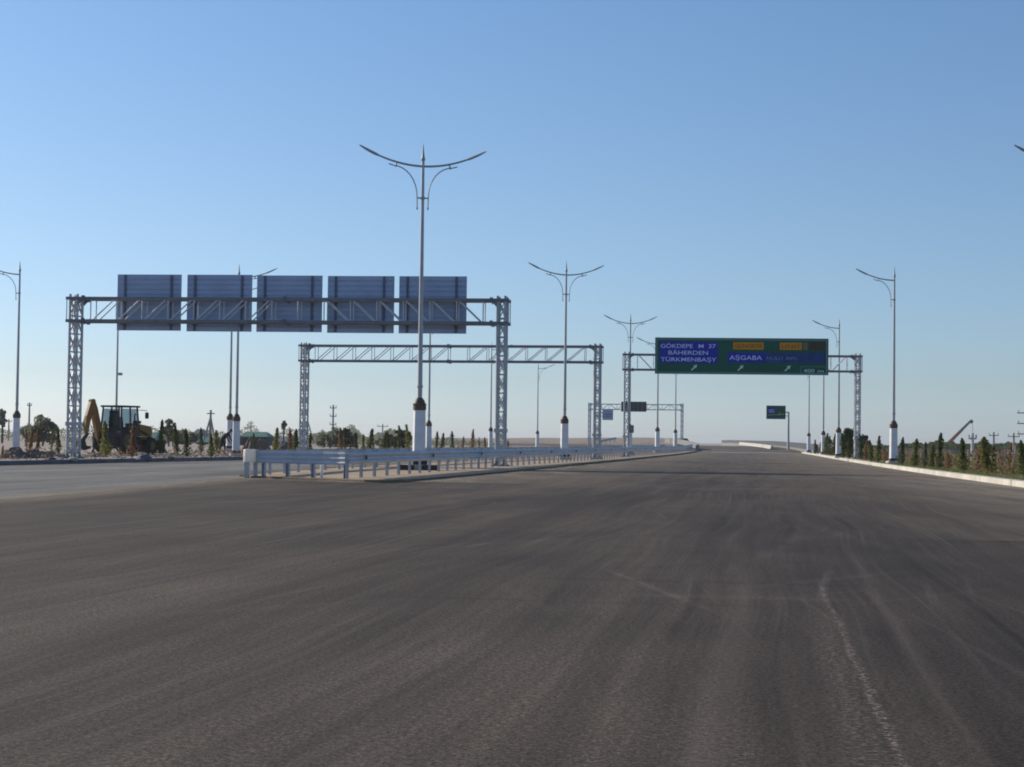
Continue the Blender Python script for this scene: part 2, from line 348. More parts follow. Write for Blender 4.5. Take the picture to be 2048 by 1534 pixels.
def dustmat(name, col, op):
    """thin drift of dust: opaque beside the kerb, torn to nothing at the outer edge (u of the uv map)"""
    mt, nt, b = newmat(name); N = nt.nodes; L = nt.links
    b.inputs['Base Color'].default_value = (*col, 1); b.inputs['Roughness'].default_value = .95
    uv = N.new('ShaderNodeUVMap'); sx = N.new('ShaderNodeSeparateXYZ'); L.new(uv.outputs[0], sx.inputs[0])
    tc = N.new('ShaderNodeTexCoord'); mp = N.new('ShaderNodeMapping'); mp.inputs['Rotation'].default_value = (0, 0, ROADA); mp.inputs['Scale'].default_value = (.9, .09, 1); L.new(tc.outputs['Object'], mp.inputs[0])
    nz = N.new('ShaderNodeTexNoise'); nz.inputs['Scale'].default_value = 1; nz.inputs['Detail'].default_value = 7; nz.inputs['Roughness'].default_value = .68; L.new(mp.outputs[0], nz.inputs['Vector'])
    a = N.new('ShaderNodeMath'); a.operation = 'MULTIPLY_ADD'; L.new(nz.outputs['Fac'], a.inputs[0]); a.inputs[1].default_value = 2.0; a.inputs[2].default_value = -.62
    s = N.new('ShaderNodeMath'); s.operation = 'SUBTRACT'; s.inputs[0].default_value = 1.0; L.new(sx.outputs[0], s.inputs[1])
    t = N.new('ShaderNodeMath'); t.operation = 'MULTIPLY'; L.new(s.outputs[0], t.inputs[0]); t.use_clamp = True
    ad = N.new('ShaderNodeMath'); ad.operation = 'ADD'; L.new(a.outputs[0], ad.inputs[0]); ad.inputs[1].default_value = .25; ad.use_clamp = True
    L.new(ad.outputs[0], t.inputs[1])
    o = N.new('ShaderNodeMath'); o.operation = 'MULTIPLY'; L.new(t.outputs[0], o.inputs[0]); o.inputs[1].default_value = op; L.new(o.outputs[0], b.inputs['Alpha'])
    return mt
M['dust'] = dustmat('drifted_dust', (.36, .29, .21), .9)

# ------------------------------------------------------------------ curves helpers
def catmull(pts, step=2.0):
    P = [Vector(p) for p in pts]; P = [P[0] * 2 - P[1]] + P + [P[-1] * 2 - P[-2]]; out = []
    for i in range(1, len(P) - 2):
        n = max(1, int((P[i + 1] - P[i]).length / step))
        for k in range(n):
            t = k / n; a, b_, c, d = P[i - 1], P[i], P[i + 1], P[i + 2]
            out.append(.5 * ((2 * b_) + (c - a) * t + (2 * a - 5 * b_ + 4 * c - d) * t * t + (3 * b_ - a - 3 * c + d) * t ** 3))
    out.append(P[-2]); return out
def v3(pts, z=0.0): return [Vector((p[0], p[1], p[2] if len(p) > 2 else z)) for p in pts]
def normals(path):
    ns = []
    for i in range(len(path)):
        t = path[min(i + 1, len(path) - 1)] - path[max(i - 1, 0)]; t.z = 0; t.normalize(); ns.append(Vector((t.y, -t.x, 0)))   # to the right
    return ns
def sweep(path, prof, closed=True):
    """sweep a (right offset, height) outline along a path"""
    mb = MB(); ns = normals(path); n = len(prof)
    for p, nn in zip(path, ns):
        for a, z in prof: mb.v.append(tuple(p + nn * a + Vector((0, 0, z))))
    for i in range(len(path) - 1):
        for k in range(n if closed else n - 1):
            k2 = (k + 1) % n; mb.f.append((i * n + k, i * n + k2, (i + 1) * n + k2, (i + 1) * n + k))
    if closed:
        mb.f.append(tuple(range(n - 1, -1, -1))); o = (len(path) - 1) * n; mb.f.append(tuple(o + k for k in range(n)))
    return mb
def along(path, step, start=0.0):
    out = []; acc = -start; 
    for a, b_ in zip(path, path[1:]):
        l = (b_ - a).length; t = -acc if acc < 0 else 0
        acc0 = acc
        while True:
            need = (len(out) * step + start) - (along.d)
            if need > l: break
            out.append((a + (b_ - a) * (need / l), (b_ - a).normalized()))
        along.d += l
    return out
def spaced(path, step, start=0.0):
    along.d = 0.0; return along(path, step, start)

# ------------------------------------------------------------------ ground, roads
def rz_(Y):   # gentle rise of the carriageways on to the far overpass
    t = max(0.0, min(1.0, (Y - 190) / 130)); t = t * t * (3 - 2 * t)
    return .62 * t - max(0.0, Y - 330) ** 1.15 * .0035
mb = MB(); mb.add([(-4000, -60, -.06), (4000, -60, -.06), (4000, 7000, -.06), (-4000, 7000, -.06)], [(0, 1, 2, 3)])
tag(mb.raw('ground', M['earth']), kind='structure')
KR = catmull(v3([(11.2, 20), (13.95, 47.7), (17.8, 81), (23.4, 124), (29.0, 165), (33.2, 197), (35, 211)]), 3)   # right kerb line
KL = catmull(v3([(-34, 6), (-25, 32), (-18, 61.4), (-15.5, 73.6), (-12.9, 84.3), (-8.6, 105), (-4.6, 128), (-.6, 160), (3.9, 194), (9.5, 240), (15, 300)]), 3)
IF = catmull(v3([(-3.2, 44.25), (-2.72, 45.3), (-2.1, 48.6), (.35, 63.5), (2.65, 78.3), (6.4, 103), (10, 127), (13.9, 152), (18.1, 182), (23.2, 219), (26.5, 240)]), 2)   # median, road side
IB = catmull(v3([(-7.3, 47.6), (-7.35, 50), (-7.0, 56), (-5.3, 70), (-2.0, 90), (2.4, 115), (8.2, 150), (14.2, 190), (19.5, 225), (22.5, 240)]), 2)   # median, far carriageway side
# carriageway: follows the rise beyond 190 m
rows = list(range(-30, 190, 10)) + list(range(190, 520, 8))
mb = MB(); xs = (-60, -40, -20, -6, 0, 6, 14, 24, 36, 52)
for Y in rows:
    sh = max(0, Y - 200) * .06
    for x in xs: mb.v.append((x + sh, Y, rz_(Y)))
for i in range(len(rows) - 1):
    for k in range(len(xs) - 1):
        a = i * len(xs) + k; mb.f.append((a, a + 1, a + 1 + len(xs), a + len(xs)))
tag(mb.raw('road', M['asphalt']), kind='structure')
# older, paler carriageway on the left of the fork
JL = catmull(v3([(-13, 6), (-9.9, 22), (-8.65, 29.5), (-7.4, 44), (-7.3, 47.6)]), 2)
edge = JL + IB[1:]
Ls = []; Rs = []
for p in edge:
    # matching point on the left kerb at the same distance
    q = min(KL, key=lambda c: abs(c.y - p.y)); Ls.append(Vector((q.x + .02, p.y, .005 + rz_(p.y)))); Rs.append(Vector((p.x, p.y, .005 + rz_(p.y))))
tag(MB().strip(Ls, Rs).raw('side_road', M['asphalt_old']), kind='structure')
def verge(name, line, xfar, mt, h=.13):
    A = [Vector((p.x, p.y, h + rz_(p.y) * .6)) for p in line]; B = [Vector((xfar, p.y, h)) for p in line]
    mb = MB(); mb.strip(A, B); return tag(mb.raw(name, mt), kind='structure')
verge('verge', [p + Vector((.2, 0, 0)) for p in KR], 260, M['earth'])
verge('roadside_ground', [p - Vector((.2, 0, 0)) for p in KL], -400, M['earth'])
def kerb(path, mt, w, h, side):
    prof = [(0, -.05), (0, h - .02), (.02 * side, h), (w * side, h), (w * side, -.05)]
    return tag(sweep(path, prof).build('kerb', mt), kind='structure')
kerb(KR, M['kerb_white'], .34, .17, 1)
kerb(KL, M['kerb_grey'], .22, .17, -1)
mb = MB(); loop = IB[::-1] + IF
mb.prism([(p.x, p.y) for p in loop][::-1], -.02, .062)
tag(mb.build('median', M['island']), kind='structure')
NOSE = [IB[2], IB[1], IB[0], Vector((-6.6, 47.0, 0)), Vector((-5, 45.75, 0)), Vector((-3.8, 44.65, 0)), IF[0], IF[1]]
kerb(catmull([IB[0] + Vector((0, .1, 0)), Vector((-6.6, 46.85, 0)), Vector((-5, 45.5, 0)), Vector((-3.7, 44.25, 0)), IF[0], IF[1]], .4) + IF[2:], M['kerb_tan'], .07, .075, -1)
kerb(IB[::-1], M['kerb_tan'], .10, .075, -1)
def dust(path, w, side, name='roadside_dust', z=.009, mt='dust'):
    ns = normals(path); A = [Vector((p.x, p.y, z + rz_(p.y))) for p in path]; B = [Vector(((p + n * w * side).x, (p + n * w * side).y, z + rz_(p.y))) for p, n in zip(path, ns)]
    mb = MB(); mb.strip(A, B); o = mb.raw(name, M[mt]); uvl = o.data.uv_layers.new(name='uv')
    for pl in o.data.polygons:
        for li in pl.loop_indices:
            vi = o.data.loops[li].vertex_index; uvl.data[li].uv = (vi % 2, vi // 2)
    return tag(o, kind='structure')
dust(KR, 7.0, -1); dust(IF[1:], 5.0, 1); dust(KL, 2.6, 1); dust(JL + IB[1:20], 1.3, 1, z=.012); dust(JL, 1.0, -1, z=.013)
dust([Vector((-3.2, 44.2, 0)), Vector((-5, 45.5, 0)), Vector((-7.3, 47.5, 0))], 1.6, -1, z=.015)
# pale transverse concrete strip before the overpass
mb = MB(); mb.strip([Vector((23.4 + i * 1.2, 203 + i * .25, rz_(203) + .012)) for i in range(9)], [Vector((23.7 + i * 1.2, 207.5 + i * .25, rz_(207.5) + .012)) for i in range(9)])
tag(mb.raw('concrete_joint', M['conc']), kind='structure')
# far earth embankment
mb = MB(); n = 40
for i in range(n + 1):
    X = -38 + 74 * i / n; top = 1.15 + .9 * max(0, min(1, (i / n) * 1.2)) ** 1.2 + .14 * noise.noise((X * .12, 3, 0))
    for (dy, zz) in ((-14, -.1), (-4, top * .8), (0, top), (14, top * .98), (30, -.1)): mb.v.append((X + dy * .2, 372 + dy, zz))
for i in range(n):
    for k in range(4): a = i * 5 + k; mb.f.append((a, a + 5, a + 6, a + 1))
tag(mb.build('embankment', M['earth'], smooth=True), kind='structure')

# ------------------------------------------------------------------ street lamps (11.3 m)
def lamp(double, label):
    t = thing('street_lamp', label, 'street lamp')
    mb = MB(); mb.box((0, 0, .09), (.72, .72, .18)); mb.build('base', M['conc'], t, bevel=.015)
    MB().box((0, 0, .26), (.50, .50, .16)).build('base_band', M['band'], t, bevel=.01)
    oc = [(.225, .34), (.205, .40), (.185, 2.02), (.195, 2.06)]
    pm_ = MB(); cham = .22
    for r_, z_ in oc:
        for sx_, sy_, first in ((-1, -1, 1), (1, -1, 0), (1, 1, 1), (-1, 1, 0)):
            a_, b2 = (r_ * sx_, r_ * sy_ * (1 - cham)), (r_ * sx_ * (1 - cham), r_ * sy_)
            for q_ in ((a_, b2) if first else (b2, a_)): pm_.v.append((q_[0], q_[1], z_))
    for i_ in range(len(oc) - 1):
        for k_ in range(8): pm_.f.append((i_ * 8 + k_, i_ * 8 + (k_ + 1) % 8, i_ * 8 + 8 + (k_ + 1) % 8, i_ * 8 + 8 + k_))
    pm_.f.append(tuple(range(7, -1, -1))); pm_.f.append(tuple(range((len(oc) - 1) * 8, len(oc) * 8)))
    pm_.build('pillar', M['pillar'], t)
    MB().lathe([(.19, 2.06), (.225, 2.08), (.235, 2.14), (.225, 2.22), (.235, 2.24), (.24, 2.28), (.20, 2.30), (.185, 2.36), (.15, 2.43), (.11, 2.48), (.09, 2.50)], 16).build('collar', M['cap'], t, smooth=True)
    MB().lathe([(.085, 2.49), (.085, 2.84), (.108, 2.85), (.108, 2.92), (.088, 2.93), (.086, 3.0), (.052, 10.75)], 14).build('pole', M['lamp_pole'], t, smooth=True)
    MB().lathe([(.055, 10.75), (.075, 10.78), (.075, 10.84), (.055, 10.88), (.04, 11.0), (.022, 11.2), (.006, 11.36)], 10).build('finial', M['lamp_dark'], t, smooth=True)
    zc = 9.45
    mb = MB(); mb.lathe([(.075, zc - .05), (.075, zc + .05)], 12)
    mb.box((0, 0, zc), (.40 if double else .22, .045, .045)) if double else mb.box((-.1, 0, zc), (.24, .045, .045))
    mb.build('bracket', M['lamp_dark'], t)
    for sg in ((-1, 1) if double else (-1,)):
        arm = [Vector((sg * x, 0, 10.56 + .64 * (x / 2.25) ** 2)) for x in [i * .15 for i in range(0, 12)]]
        a = MB().tube(arm, [.04 - .0008 * i for i in range(len(arm))], 8).build('arm', M['lamp_dark'], t, smooth=True)
        hd = [Vector((sg * x, 0, 10.56 + .64 * (x / 2.25) ** 2)) for x in (1.55, 1.62, 1.75, 1.95, 2.12, 2.25)]
        MB().tube(hd, [.05, .075, .085, .08, .06, .03], 8, flat=.56).build('lamp_head', M['lamp_dark'], a, smooth=True)
        br = [Vector((sg * .19, 0, 9.08)), Vector((sg * .195, 0, 9.3)), Vector((sg * .2, 0, 9.5))]
        for k in range(1, 9):
            an = k / 8 * math.pi / 2; br.append(Vector((sg * (.2 + .85 * (1 - math.cos(an))), 0, 9.5 + 1.05 * math.sin(an))))
        br.append(Vector((sg * 1.22, 0, 10.6)))
        bb = MB().tube(br, .021, 6)
        bb.tube([Vector((sg * .97, 0, 10.5)), Vector((sg * .93, 0, 10.68))], .032, 6)
        bb.lathe([(.03, 9.04), (.03, 9.12)], 6, (sg * .19, 0, 0))
        bb.build('brace', M['lamp_dark'], t, smooth=True)
    return t
LD = lamp(True, 'tallest twin-armed grey street lamp on a white pillar, standing inside the guardrails in front of the sign backs')
LS = lamp(False, 'single-armed street lamp on a white pillar at the white kerb, nearest of the right row wholly in view')
def put_lamp(proto, first, px, Y, topy, label, group, z=0.0, rz=0.0):
    o = proto if first else copy_tree(proto)
    b = at(px, 900, Y); b.z = z; tz = at(px, topy, Y).z
    s = (tz - z) / 11.36
    o.location = b; o.scale = (s, s, s); o.rotation_euler = (0, 0, rz); tag(o, label, 'street lamp', group); return o
RA = R(14); RR = R(3); RF = R(16)
GL, GR_, GF = 'twin-armed lamps along the median', 'single-armed lamps along the right kerb', 'single-armed lamps beyond the left carriageway'
put_lamp(LD, 1, 838, 60.4, 287, 'tallest twin-armed grey street lamp on a white pillar, in front of the five sign backs', GL, .062, RA)
put_lamp(LD, 0, 1128.5, 99.2, 522, 'twin-armed street lamp beside the right tower of the empty truss gantry', GL, .062, RA)
put_lamp(LD, 0, 1258.5, 139, 627, 'twin-armed street lamp rising behind the left tower of the green sign gantry', GL, .062, RA)
put_lamp(LD, 0, 1314.5, 178, 672, 'distant twin-armed street lamp just under the left end of the green sign', GL, .062, RA)
put_lamp(LD, 0, 1350.5, 217, 712, 'farthest twin-armed street lamp, its pole below the blue panel of the green sign', GL, .2, RA)
put_lamp(LS, 1, 1787, 91, 533, 'single-armed street lamp at the white kerb, left of the crane boom', GR_, .13, RR)
put_lamp(LS, 0, 1677, 128, 637, 'single-armed street lamp between the green sign and its gantry right tower', GR_, .13, RR)
put_lamp(LS, 0, 1646.5, 163, 690, 'single-armed street lamp rising at the right end of the green sign, by the first conifers', GR_, .13, RR)
put_lamp(LS, 0, 1617.5, 198, 722, 'single-armed street lamp where the white kerb ends in the distance', GR_, .13, RR)
put_lamp(LS, 0, 2158, 55.5, 283, 'nearest right hand street lamp, only its arm tip reaching into view', GR_, .13, RR)
put_lamp(LS, 0, 32, 92, 522, 'single-armed street lamp at far left with a dusty white pillar behind the soil heaps', GF, .13, RF)
put_lamp(LS, 0, 472, 90, 528, 'single-armed street lamp on a white plinth beside the stooping worker', GF, .13, math.pi + RF)
put_lamp(LS, 0, 459, 122, 560, 'single-armed street lamp standing just behind the one beside the stooping worker', GF, .13, RF + math.pi)
put_lamp(LS, 0, 231, 140, 588, 'single-armed street lamp rising from behind the yellow backhoe, a small box on its pole', GF, .13, RF + math.pi)
put_lamp(LS, 0, 857, 124, 608, 'single-armed street lamp just right of the tallest twin-armed lamp, its top behind a sign back', GF, .13, math.pi + RF)
put_lamp(LS, 0, 981, 158, 684, 'single-armed street lamp just left of the right tower of the sign back gantry', GF, .13, math.pi + RF)
put_lamp(LS, 0, 1074.5, 194, 725, 'single-armed street lamp under the empty truss gantry before the tan embankment', GF, .13, math.pi + RF)
# small cabinet on one pole
o = [c for c in COL.objects if c.name.startswith('street_lamp') and c.get('label', '').endswith('box on its pole')][0]
s = o.scale.x; zb = at(237, 748, 140).z
pb = MB(); pb.box((-.24 , 0, 0), (.3, .22, .2)); pb.tube([(-.1, 0, .02), (.03, 0, .02)], .03, 6)
pb = pb.build('pole_box', M['lamp_dark'], o, bevel=.01); pb.location = (0, 0, (zb - .13) / s); 

# ------------------------------------------------------------------ gantries
TW, TD = .31, .62
def tower(H, t, lower=1.45, zs=None, heavy=1.0):
    """four-legged lattice column, legs TW x TD apart, local origin at its centre"""
    mb = MB(); r = .058 * heavy
    L4 = [(-TW / 2, -TD / 2), (TW / 2, -TD / 2), (TW / 2, TD / 2), (-TW / 2, TD / 2)]
    for x, y in L4: mb.tube([(x, y, .05), (x, y, H)], r, 8)
    n = max(1, round((H - lower - .15) / .76)); lev = [lower + (H - .15 - lower) * i / n for i in range(n + 1)]
    low = [.12 + (lower - .12) * i / 3 for i in range(4)]
    for seg in (low, lev):
        for a, b_ in zip(seg, seg[1:]):
            for i in range(4):
                p, q = L4[i], L4[(i + 1) % 4]
                rr = .021
                mb.tube([(p[0], p[1], a), (q[0], q[1], b_)], rr, 5)
                mb.tube([(q[0], q[1], a), (p[0], p[1], b_)], rr, 5)
                mb.tube([(p[0], p[1], b_), (q[0], q[1], b_)], .022, 5)
    o = mb.build('tower', M['galv'], t, smooth=True)
    pl = MB(); 
    for i in range(4):
        p, q = L4[i], L4[(i + 1) % 4]
        dx, dy = q[0] - p[0], q[1] - p[1]
        pl.box(((p[0] + q[0]) / 2 + (dy) * .12, (p[1] + q[1]) / 2 - dx * .12, lower), (abs(dx) + .1 if dx else .03, abs(dy) + .1 if dy else .03, .15))
    pl.build('joint_plate', M['galv'], o)
    ft = MB(); ft.box((0, 0, .03), (TW + .35, TD + .35, .06))
    for x, y in L4: ft.box((x, y, .09), (.2, .2, .03)); ft.lathe([(.075, .1), (.055, .26)], 8, (x, y, 0))
    ft.build('foot_plate', M['galv_dark'], o)
    return o
def gantry(label, pl, pr, zc1, zc2, H, zl, zr, diag, seg=1.13, ext=.16, splice=True):
    """pl, pr: world feet of the two towers; zc1/zc2 lower/upper chord heights"""
    c = (pl + pr) / 2; ux = (pr - pl); ux.z = 0; W = ux.length; ux.normalize(); ang = math.atan2(ux.y, ux.x)
    t = thing('sign_gantry', label, 'gantry', (c.x, c.y, 0), ang)
    for sx_, zb in ((-W / 2, zl), (W / 2, zr)):
        tw = tower(H - zb, t); tw.location = (sx_, 0, zb)
    mb = MB(); yy = TD / 2 - .06
    xl, xr = -W / 2 - TW / 2 - ext, W / 2 + TW / 2 + ext
    for y in (-yy, yy):
        yo = y * 1.38
        for z in (zc1, zc2): mb.tube([(xl, yo, z), (xr, yo, z)], .068, 8)
        for x in (xl + .03, xr - .03): mb.tube([(x, yo, zc1), (x, yo, zc2)], .02, 6)
    for z in (zc1, zc2):
        for x in (xl + .03, xr - .03): mb.tube([(x, -yy * 1.38, z), (x, yy * 1.38, z)], .04, 6)
    beam = mb.build('beam', M['galv_dark'], t, smooth=True)
    lt = MB(); x0, x1 = -W / 2 + .75, W / 2 - .75; n = max(2, round((x1 - x0) / seg)); st = (x1 - x0) / n
    for y in (-yy * 1.38, yy * 1.38):
        for i in range(n + 1):
            x = x0 + i * st; lt.tube([(x, y, zc1), (x, y, zc2)], .026, 6)
            if i < n:
                rise = diag(i, n)
                if rise == 0: continue
                a, b_ = (zc1, zc2) if rise > 0 else (zc2, zc1)
                lt.tube([(x + .05, y, a), (x + st - .05, y, b_)], .03, 6)
    for y in (-yy * 1.38, yy * 1.38):
        for z in (zc1 + .05, zc2 - .05): lt.tube([(x0, y, z), (x1, y, z)], .022, 5)
    for i in range(n + 1):
        x = x0 + i * st
        for z in (zc1, zc2): lt.tube([(x, -yy * 1.38, z), (x, yy * 1.38, z)], .022, 5)
    lt.build('lattice', M['galv_lite'], beam, smooth=True)
    js = [(-W / 2 + .42, 1), (W / 2 - .42, -1)] + ([(-.0, 0)] if splice else [])
    for x, sd in js:
        for y in (-yy * 1.38, yy * 1.38):
            for z in (zc1, zc2):
                jt = MB(); jt.tube([(x - .053, y, z), (x - .017, y, z)], .125, 10); jt.tube([(x + .017, y, z), (x + .053, y, z)], .125, 10); jt.tube([(x - .05, y, z), (x + .05, y, z)], .09, 8)
                if sd:   # gusset to the tower
                    tx = -sd * (W / 2 - TW / 2)
                    zz = -.34 if z == zc2 else -.12
                    jt.add([(x, y - .012, z + .05), (x, y - .012, z - .06), (tx, y - .012, z + zz), (tx, y - .012, z + .05), (x, y + .012, z + .05), (x, y + .012, z - .06), (tx, y + .012, z + zz), (tx, y + .012, z + .05)],
                           [(0, 1, 2, 3), (7, 6, 5, 4), (0, 4, 5, 1), (1, 5, 6, 2), (2, 6, 7, 3), (3, 7, 4, 0)])
                jt.build('flange', M['galv_dark'], beam)
    return t, ux, W, c, ang
def gp_(px, py, Y, z):
    p = at(px, py, Y); return Vector((p.x, Y, z))
# G1: five sign backs
YL, YR = 73.4, 71.6
pl, pr = gp_(149.5, 760, YL, 0), gp_(1003, 760, YR, 0)
def zmid(px1, py1, px2, py2, Ya, Yb): return (at(px1, py1, Ya).z + at(px2, py2, Yb).z) / 2
g1, ux, W, c, ang = gantry('nearest steel lattice gantry over the left carriageway, carrying five sign panels seen from behind', pl, pr,
    zmid(149, 640, 1003, 650, YL, YR), zmid(149, 596, 1003, 603, YL, YR), zmid(149, 588, 1003, 594, YL, YR), .13, .062, lambda i, n: 1 if i < n * .46 else (0 if i < n * .54 else -1))
P0 = Vector((c.x, c.y, 0)); uy = Vector((-ux.y, ux.x, 0))
Pb = P0 + uy * .62
panel = None
for k, (xa, xb, ya, yb) in enumerate([(235.5, 363, 549, 661), (375, 504.5, 549.5, 663), (514.5, 645, 551, 664), (656, 789, 552, 666), (799, 934, 552.5, 667)]):
    sa, za = hit(xa - 1, (ya + yb) / 2, Pb, ux); sb, _ = hit(xb - 1, (ya + yb) / 2, Pb, ux)
    _, zt = hit((xa + xb) / 2, ya, Pb, ux); _, zb = hit((xa + xb) / 2, yb, Pb, ux)
    w, h = sb - sa, zt - zb; cx, cz = (sa + sb) / 2, (zt + zb) / 2
    mb = MB(); mb.box((cx, .66, cz), (w, .03, h)); nr = 11
    for i in range(nr): mb.box((cx, .628, zb + h * (i + .5) / nr), (w - .02, .035, h / nr * .70))
    for zz in (zb + .02, zt - .02): mb.box((cx, .632, zz), (w, .03, .04))
    for xx in (sa + .02, sb - .02): mb.box((xx, .632, cz), (.04, .03, h - .08))
    p = mb.build('sign_panel', M['sign_back'], g1)
    for fr in (.125, .85):
        b = MB(); b.box((sa + w * fr, .60, cz), (.10, .055, h - .05)); 
        zc1, zc2 = zmid(149, 640, 1003, 650, YL, YR), zmid(149, 596, 1003, 603, YL, YR)
        for zz in (zc1, zc2): b.box((sa + w * fr, .48, zz), (.16, .2, .19))
        b.build('mounting_rail', M['sign_rib'], p)
# G2: bare truss
YL, YR = 108, 105
g2, *_ = gantry('empty steel truss gantry carrying no signs, between the sign back gantry and the green sign', gp_(609, 760, YL, 0), gp_(1195, 760, YR, 0),
    zmid(609, 721.5, 1195, 725, YL, YR), zmid(609, 690.5, 1195, 694.5, YL, YR), zmid(609, 685, 1195, 688, YL, YR), .13, .062, lambda i, n: 0 if i == n // 2 else 1, seg=1.22)
# G3: green sign
YL, YR = 125, 123.6
pl, pr = gp_(1253.5, 760, YL, 0), gp_(1715, 760, YR, 0)
g3, ux, W, c, ang = gantry('steel gantry over the right carriageway carrying the wide green direction sign', pl, pr,
    zmid(1253, 739.5, 1715, 743, YL, YR), zmid(1253, 709, 1715, 713, YL, YR), zmid(1253, 704, 1715, 707, YL, YR), .062, .13, lambda i, n: -1 if i < n * .5 else (-1 if i < n - 1 else 1))
P0 = Vector((c.x, c.y, 0)); uy = Vector((-ux.y, ux.x, 0)); Pb = P0 - uy * .55
sa, _ = hit(1310, 711, Pb, ux); sb, _ = hit(1657, 712, Pb, ux); _, zt = hit(1484, 676, Pb, ux); _, zb = hit(1484, 749, Pb, ux)
w, h = sb - sa, zt - zb; k = w / 347.0; kz = h / 73.0
FY = -.55
def sp(px, py): return sa + px * k, zt - py * kz
def plate(mbx, x0, y0, x1, y1, yf, th):
    a, b_ = sp(x0, y0), sp(x1, y1); return mbx.box(((a[0] + b_[0]) / 2, yf - th / 2, (a[1] + b_[1]) / 2), (abs(b_[0] - a[0]), th, abs(a[1] - b_[1])))
mb = MB(); plate(mb, 0, 0, 347, 73, FY + .05, .05); sign = mb.build('sign_panel', M['green'], g3)
sign['label'] = 'wide green direction sign with blue and orange fields'
mb = MB()
for q in ((0, 0, 347, 1.2), (0, 71.8, 347, 73), (0, 1.2, 1.2, 71.8), (345.8, 1.2, 347, 71.8)): plate(mb, *q, FY - .001, .012)
for q in ((2.6, 2.6, 344.4, 4.6), (2.6, 68.9, 344.4, 70.8), (2.6, 4.6, 4.6, 68.9), (342.4, 4.6, 344.4, 68.9)): plate(mb, *q, FY - .001, .004)
mb.build('border', M['border'], sign)
fld = MB(); plate(fld, 9.5, 8, 126.5, 51.5, FY - .002, .004); f1 = fld.build('blue_field', M['blue'], sign)
fld = MB(); plate(fld, 146, 29, 222, 49, FY - .002, .004); f2 = fld.build('blue_field', M['blue'], sign)
fld = MB(); plate(fld, 222.1, 29, 342, 49, FY - .002, .004); f3 = fld.build('taped_field', M['blue_tape'], sign)
fld = MB(); plate(fld, 157, 8.4, 218, 23, FY - .002, .004); f4 = fld.build('orange_field', M['orange'], sign)
fld = MB(); plate(fld, 250, 8.4, 294, 23, FY - .002, .004); f5 = fld.build('orange_field', M['orange'], sign)
fld = MB(); plate(fld, 297, 8.4, 306, 23, FY - .002, .004); fld.build('tan_tape', M['tan_tape'], sign)
fld = MB(); plate(fld, 309, 7.4, 341, 23.5, FY - .002, .004); fld.build('brown_tape', M['brown_tape'], sign)
fld = MB(); plate(fld, 228, 20.5, 249, 22.5, FY - .002, .004); fld.build('brown_tape', M['brown_tape'], sign)
def text(body, x0, x1, yc, cap, mt, parent, bold=.006, name='lettering', yf=None):
    cu = bpy.data.curves.new('txt', 'FONT'); cu.body = body; cu.size = 1; cu.extrude = 0; cu.offset = bold
    to = bpy.data.objects.new('txt', cu); COL.objects.link(to)
    dg = bpy.context.evaluated_depsgraph_get(); me = bpy.data.meshes.new_from_object(to.evaluated_get(dg))
    bpy.data.objects.remove(to); bpy.data.curves.remove(cu)
    X = [v.co.x for v in me.vertices]; lo, hi = min(X), max(X)
    a, b_ = sp(x0, yc), sp(x1, yc); sxx = (b_[0] - a[0]) / (hi - lo); szz = cap * kz / .73
    yy = (FY - .008) if yf is None else yf
    for v in me.vertices:
        x, y = v.co.x, v.co.y; v.co = (a[0] + (x - lo) * sxx, yy, a[1] + (y - .365) * szz)
    me.name = name; me.materials.append(M[mt]); o = bpy.data.objects.new(name, me); COL.objects.link(o); o.parent = parent; return o
def join_text(items, mt, parent):
    return [text(*it, mt, parent) for it in items]
join_text([('G\u00d6KDEPE', 11.4, 76, 16.6, 8.2), ('M  37', 87.6, 122, 16.6, 8.2), ('B\u00c4HERDEN', 27, 106.5, 30, 8.2), ('T\u00dcRKMENBA\u015eY', 11.4, 123.5, 43.6, 8.2)], 'letter', f1)
join_text([('A\u015eGABA', 149.5, 215, 39, 9.0)], 'letter', f2)
join_text([('NULLI', 224, 256, 39.6, 7.0), ('AWL', 262, 286, 39.6, 7.0)], 'letter_dim', f3)
join_text([('G\u00dcNORTA', 161, 214.5, 15.8, 7.2)], 'letter_dark', f4)
join_text([('LENIIT', 254, 291, 15.8, 7.2)], 'letter_dark', f5)
t4 = join_text([('400', 298, 319, 64, 7.0), ('m', 326.5, 337.5, 64.4, 6.4)], 'letter_green', sign)
mb = MB()
for q in ((291.5, 55.5, 341.5, 56.5), (291.5, 55.5, 292.5, 69)): plate(mb, *q, FY - .006, .003)
mb.build('box_outline', M['border'], sign)
for ax in (79, 172, 266):
    a = MB(); cx_, cz_ = sp(ax, 60); sc_ = 7.0 * k
    pts = [(-.9, -.62), (-.62, -.9), (.28, .0), (.55, -.28), (.85, .85), (-.28, .55), (0, .28)]
    a.side([(cx_ + p[0] * sc_, cz_ + p[1] * sc_) for p in pts], FY - .008, FY - .004); a.build('arrow', M['letter_green'], sign)
# frame that carries the sign on the truss
mb = MB()
for i in range(6):
    x = sa + w * (i + .5) / 6; mb.box((x, -.487, (zt + zb) / 2), (.09, .02, h * .94))
mb.build('mounting_rail', M['galv_dark'], sign)
# junction box on left tower
jb = MB(); jb.box((0, 0, 0), (.34, .26, .55)); jb = jb.build('switch_box', M['galv_dark'], g3, bevel=.01)
sj, zj = hit(1263, 858, Vector((c.x, c.y, 0)), ux); jb.location = (sj, -.2, zj)
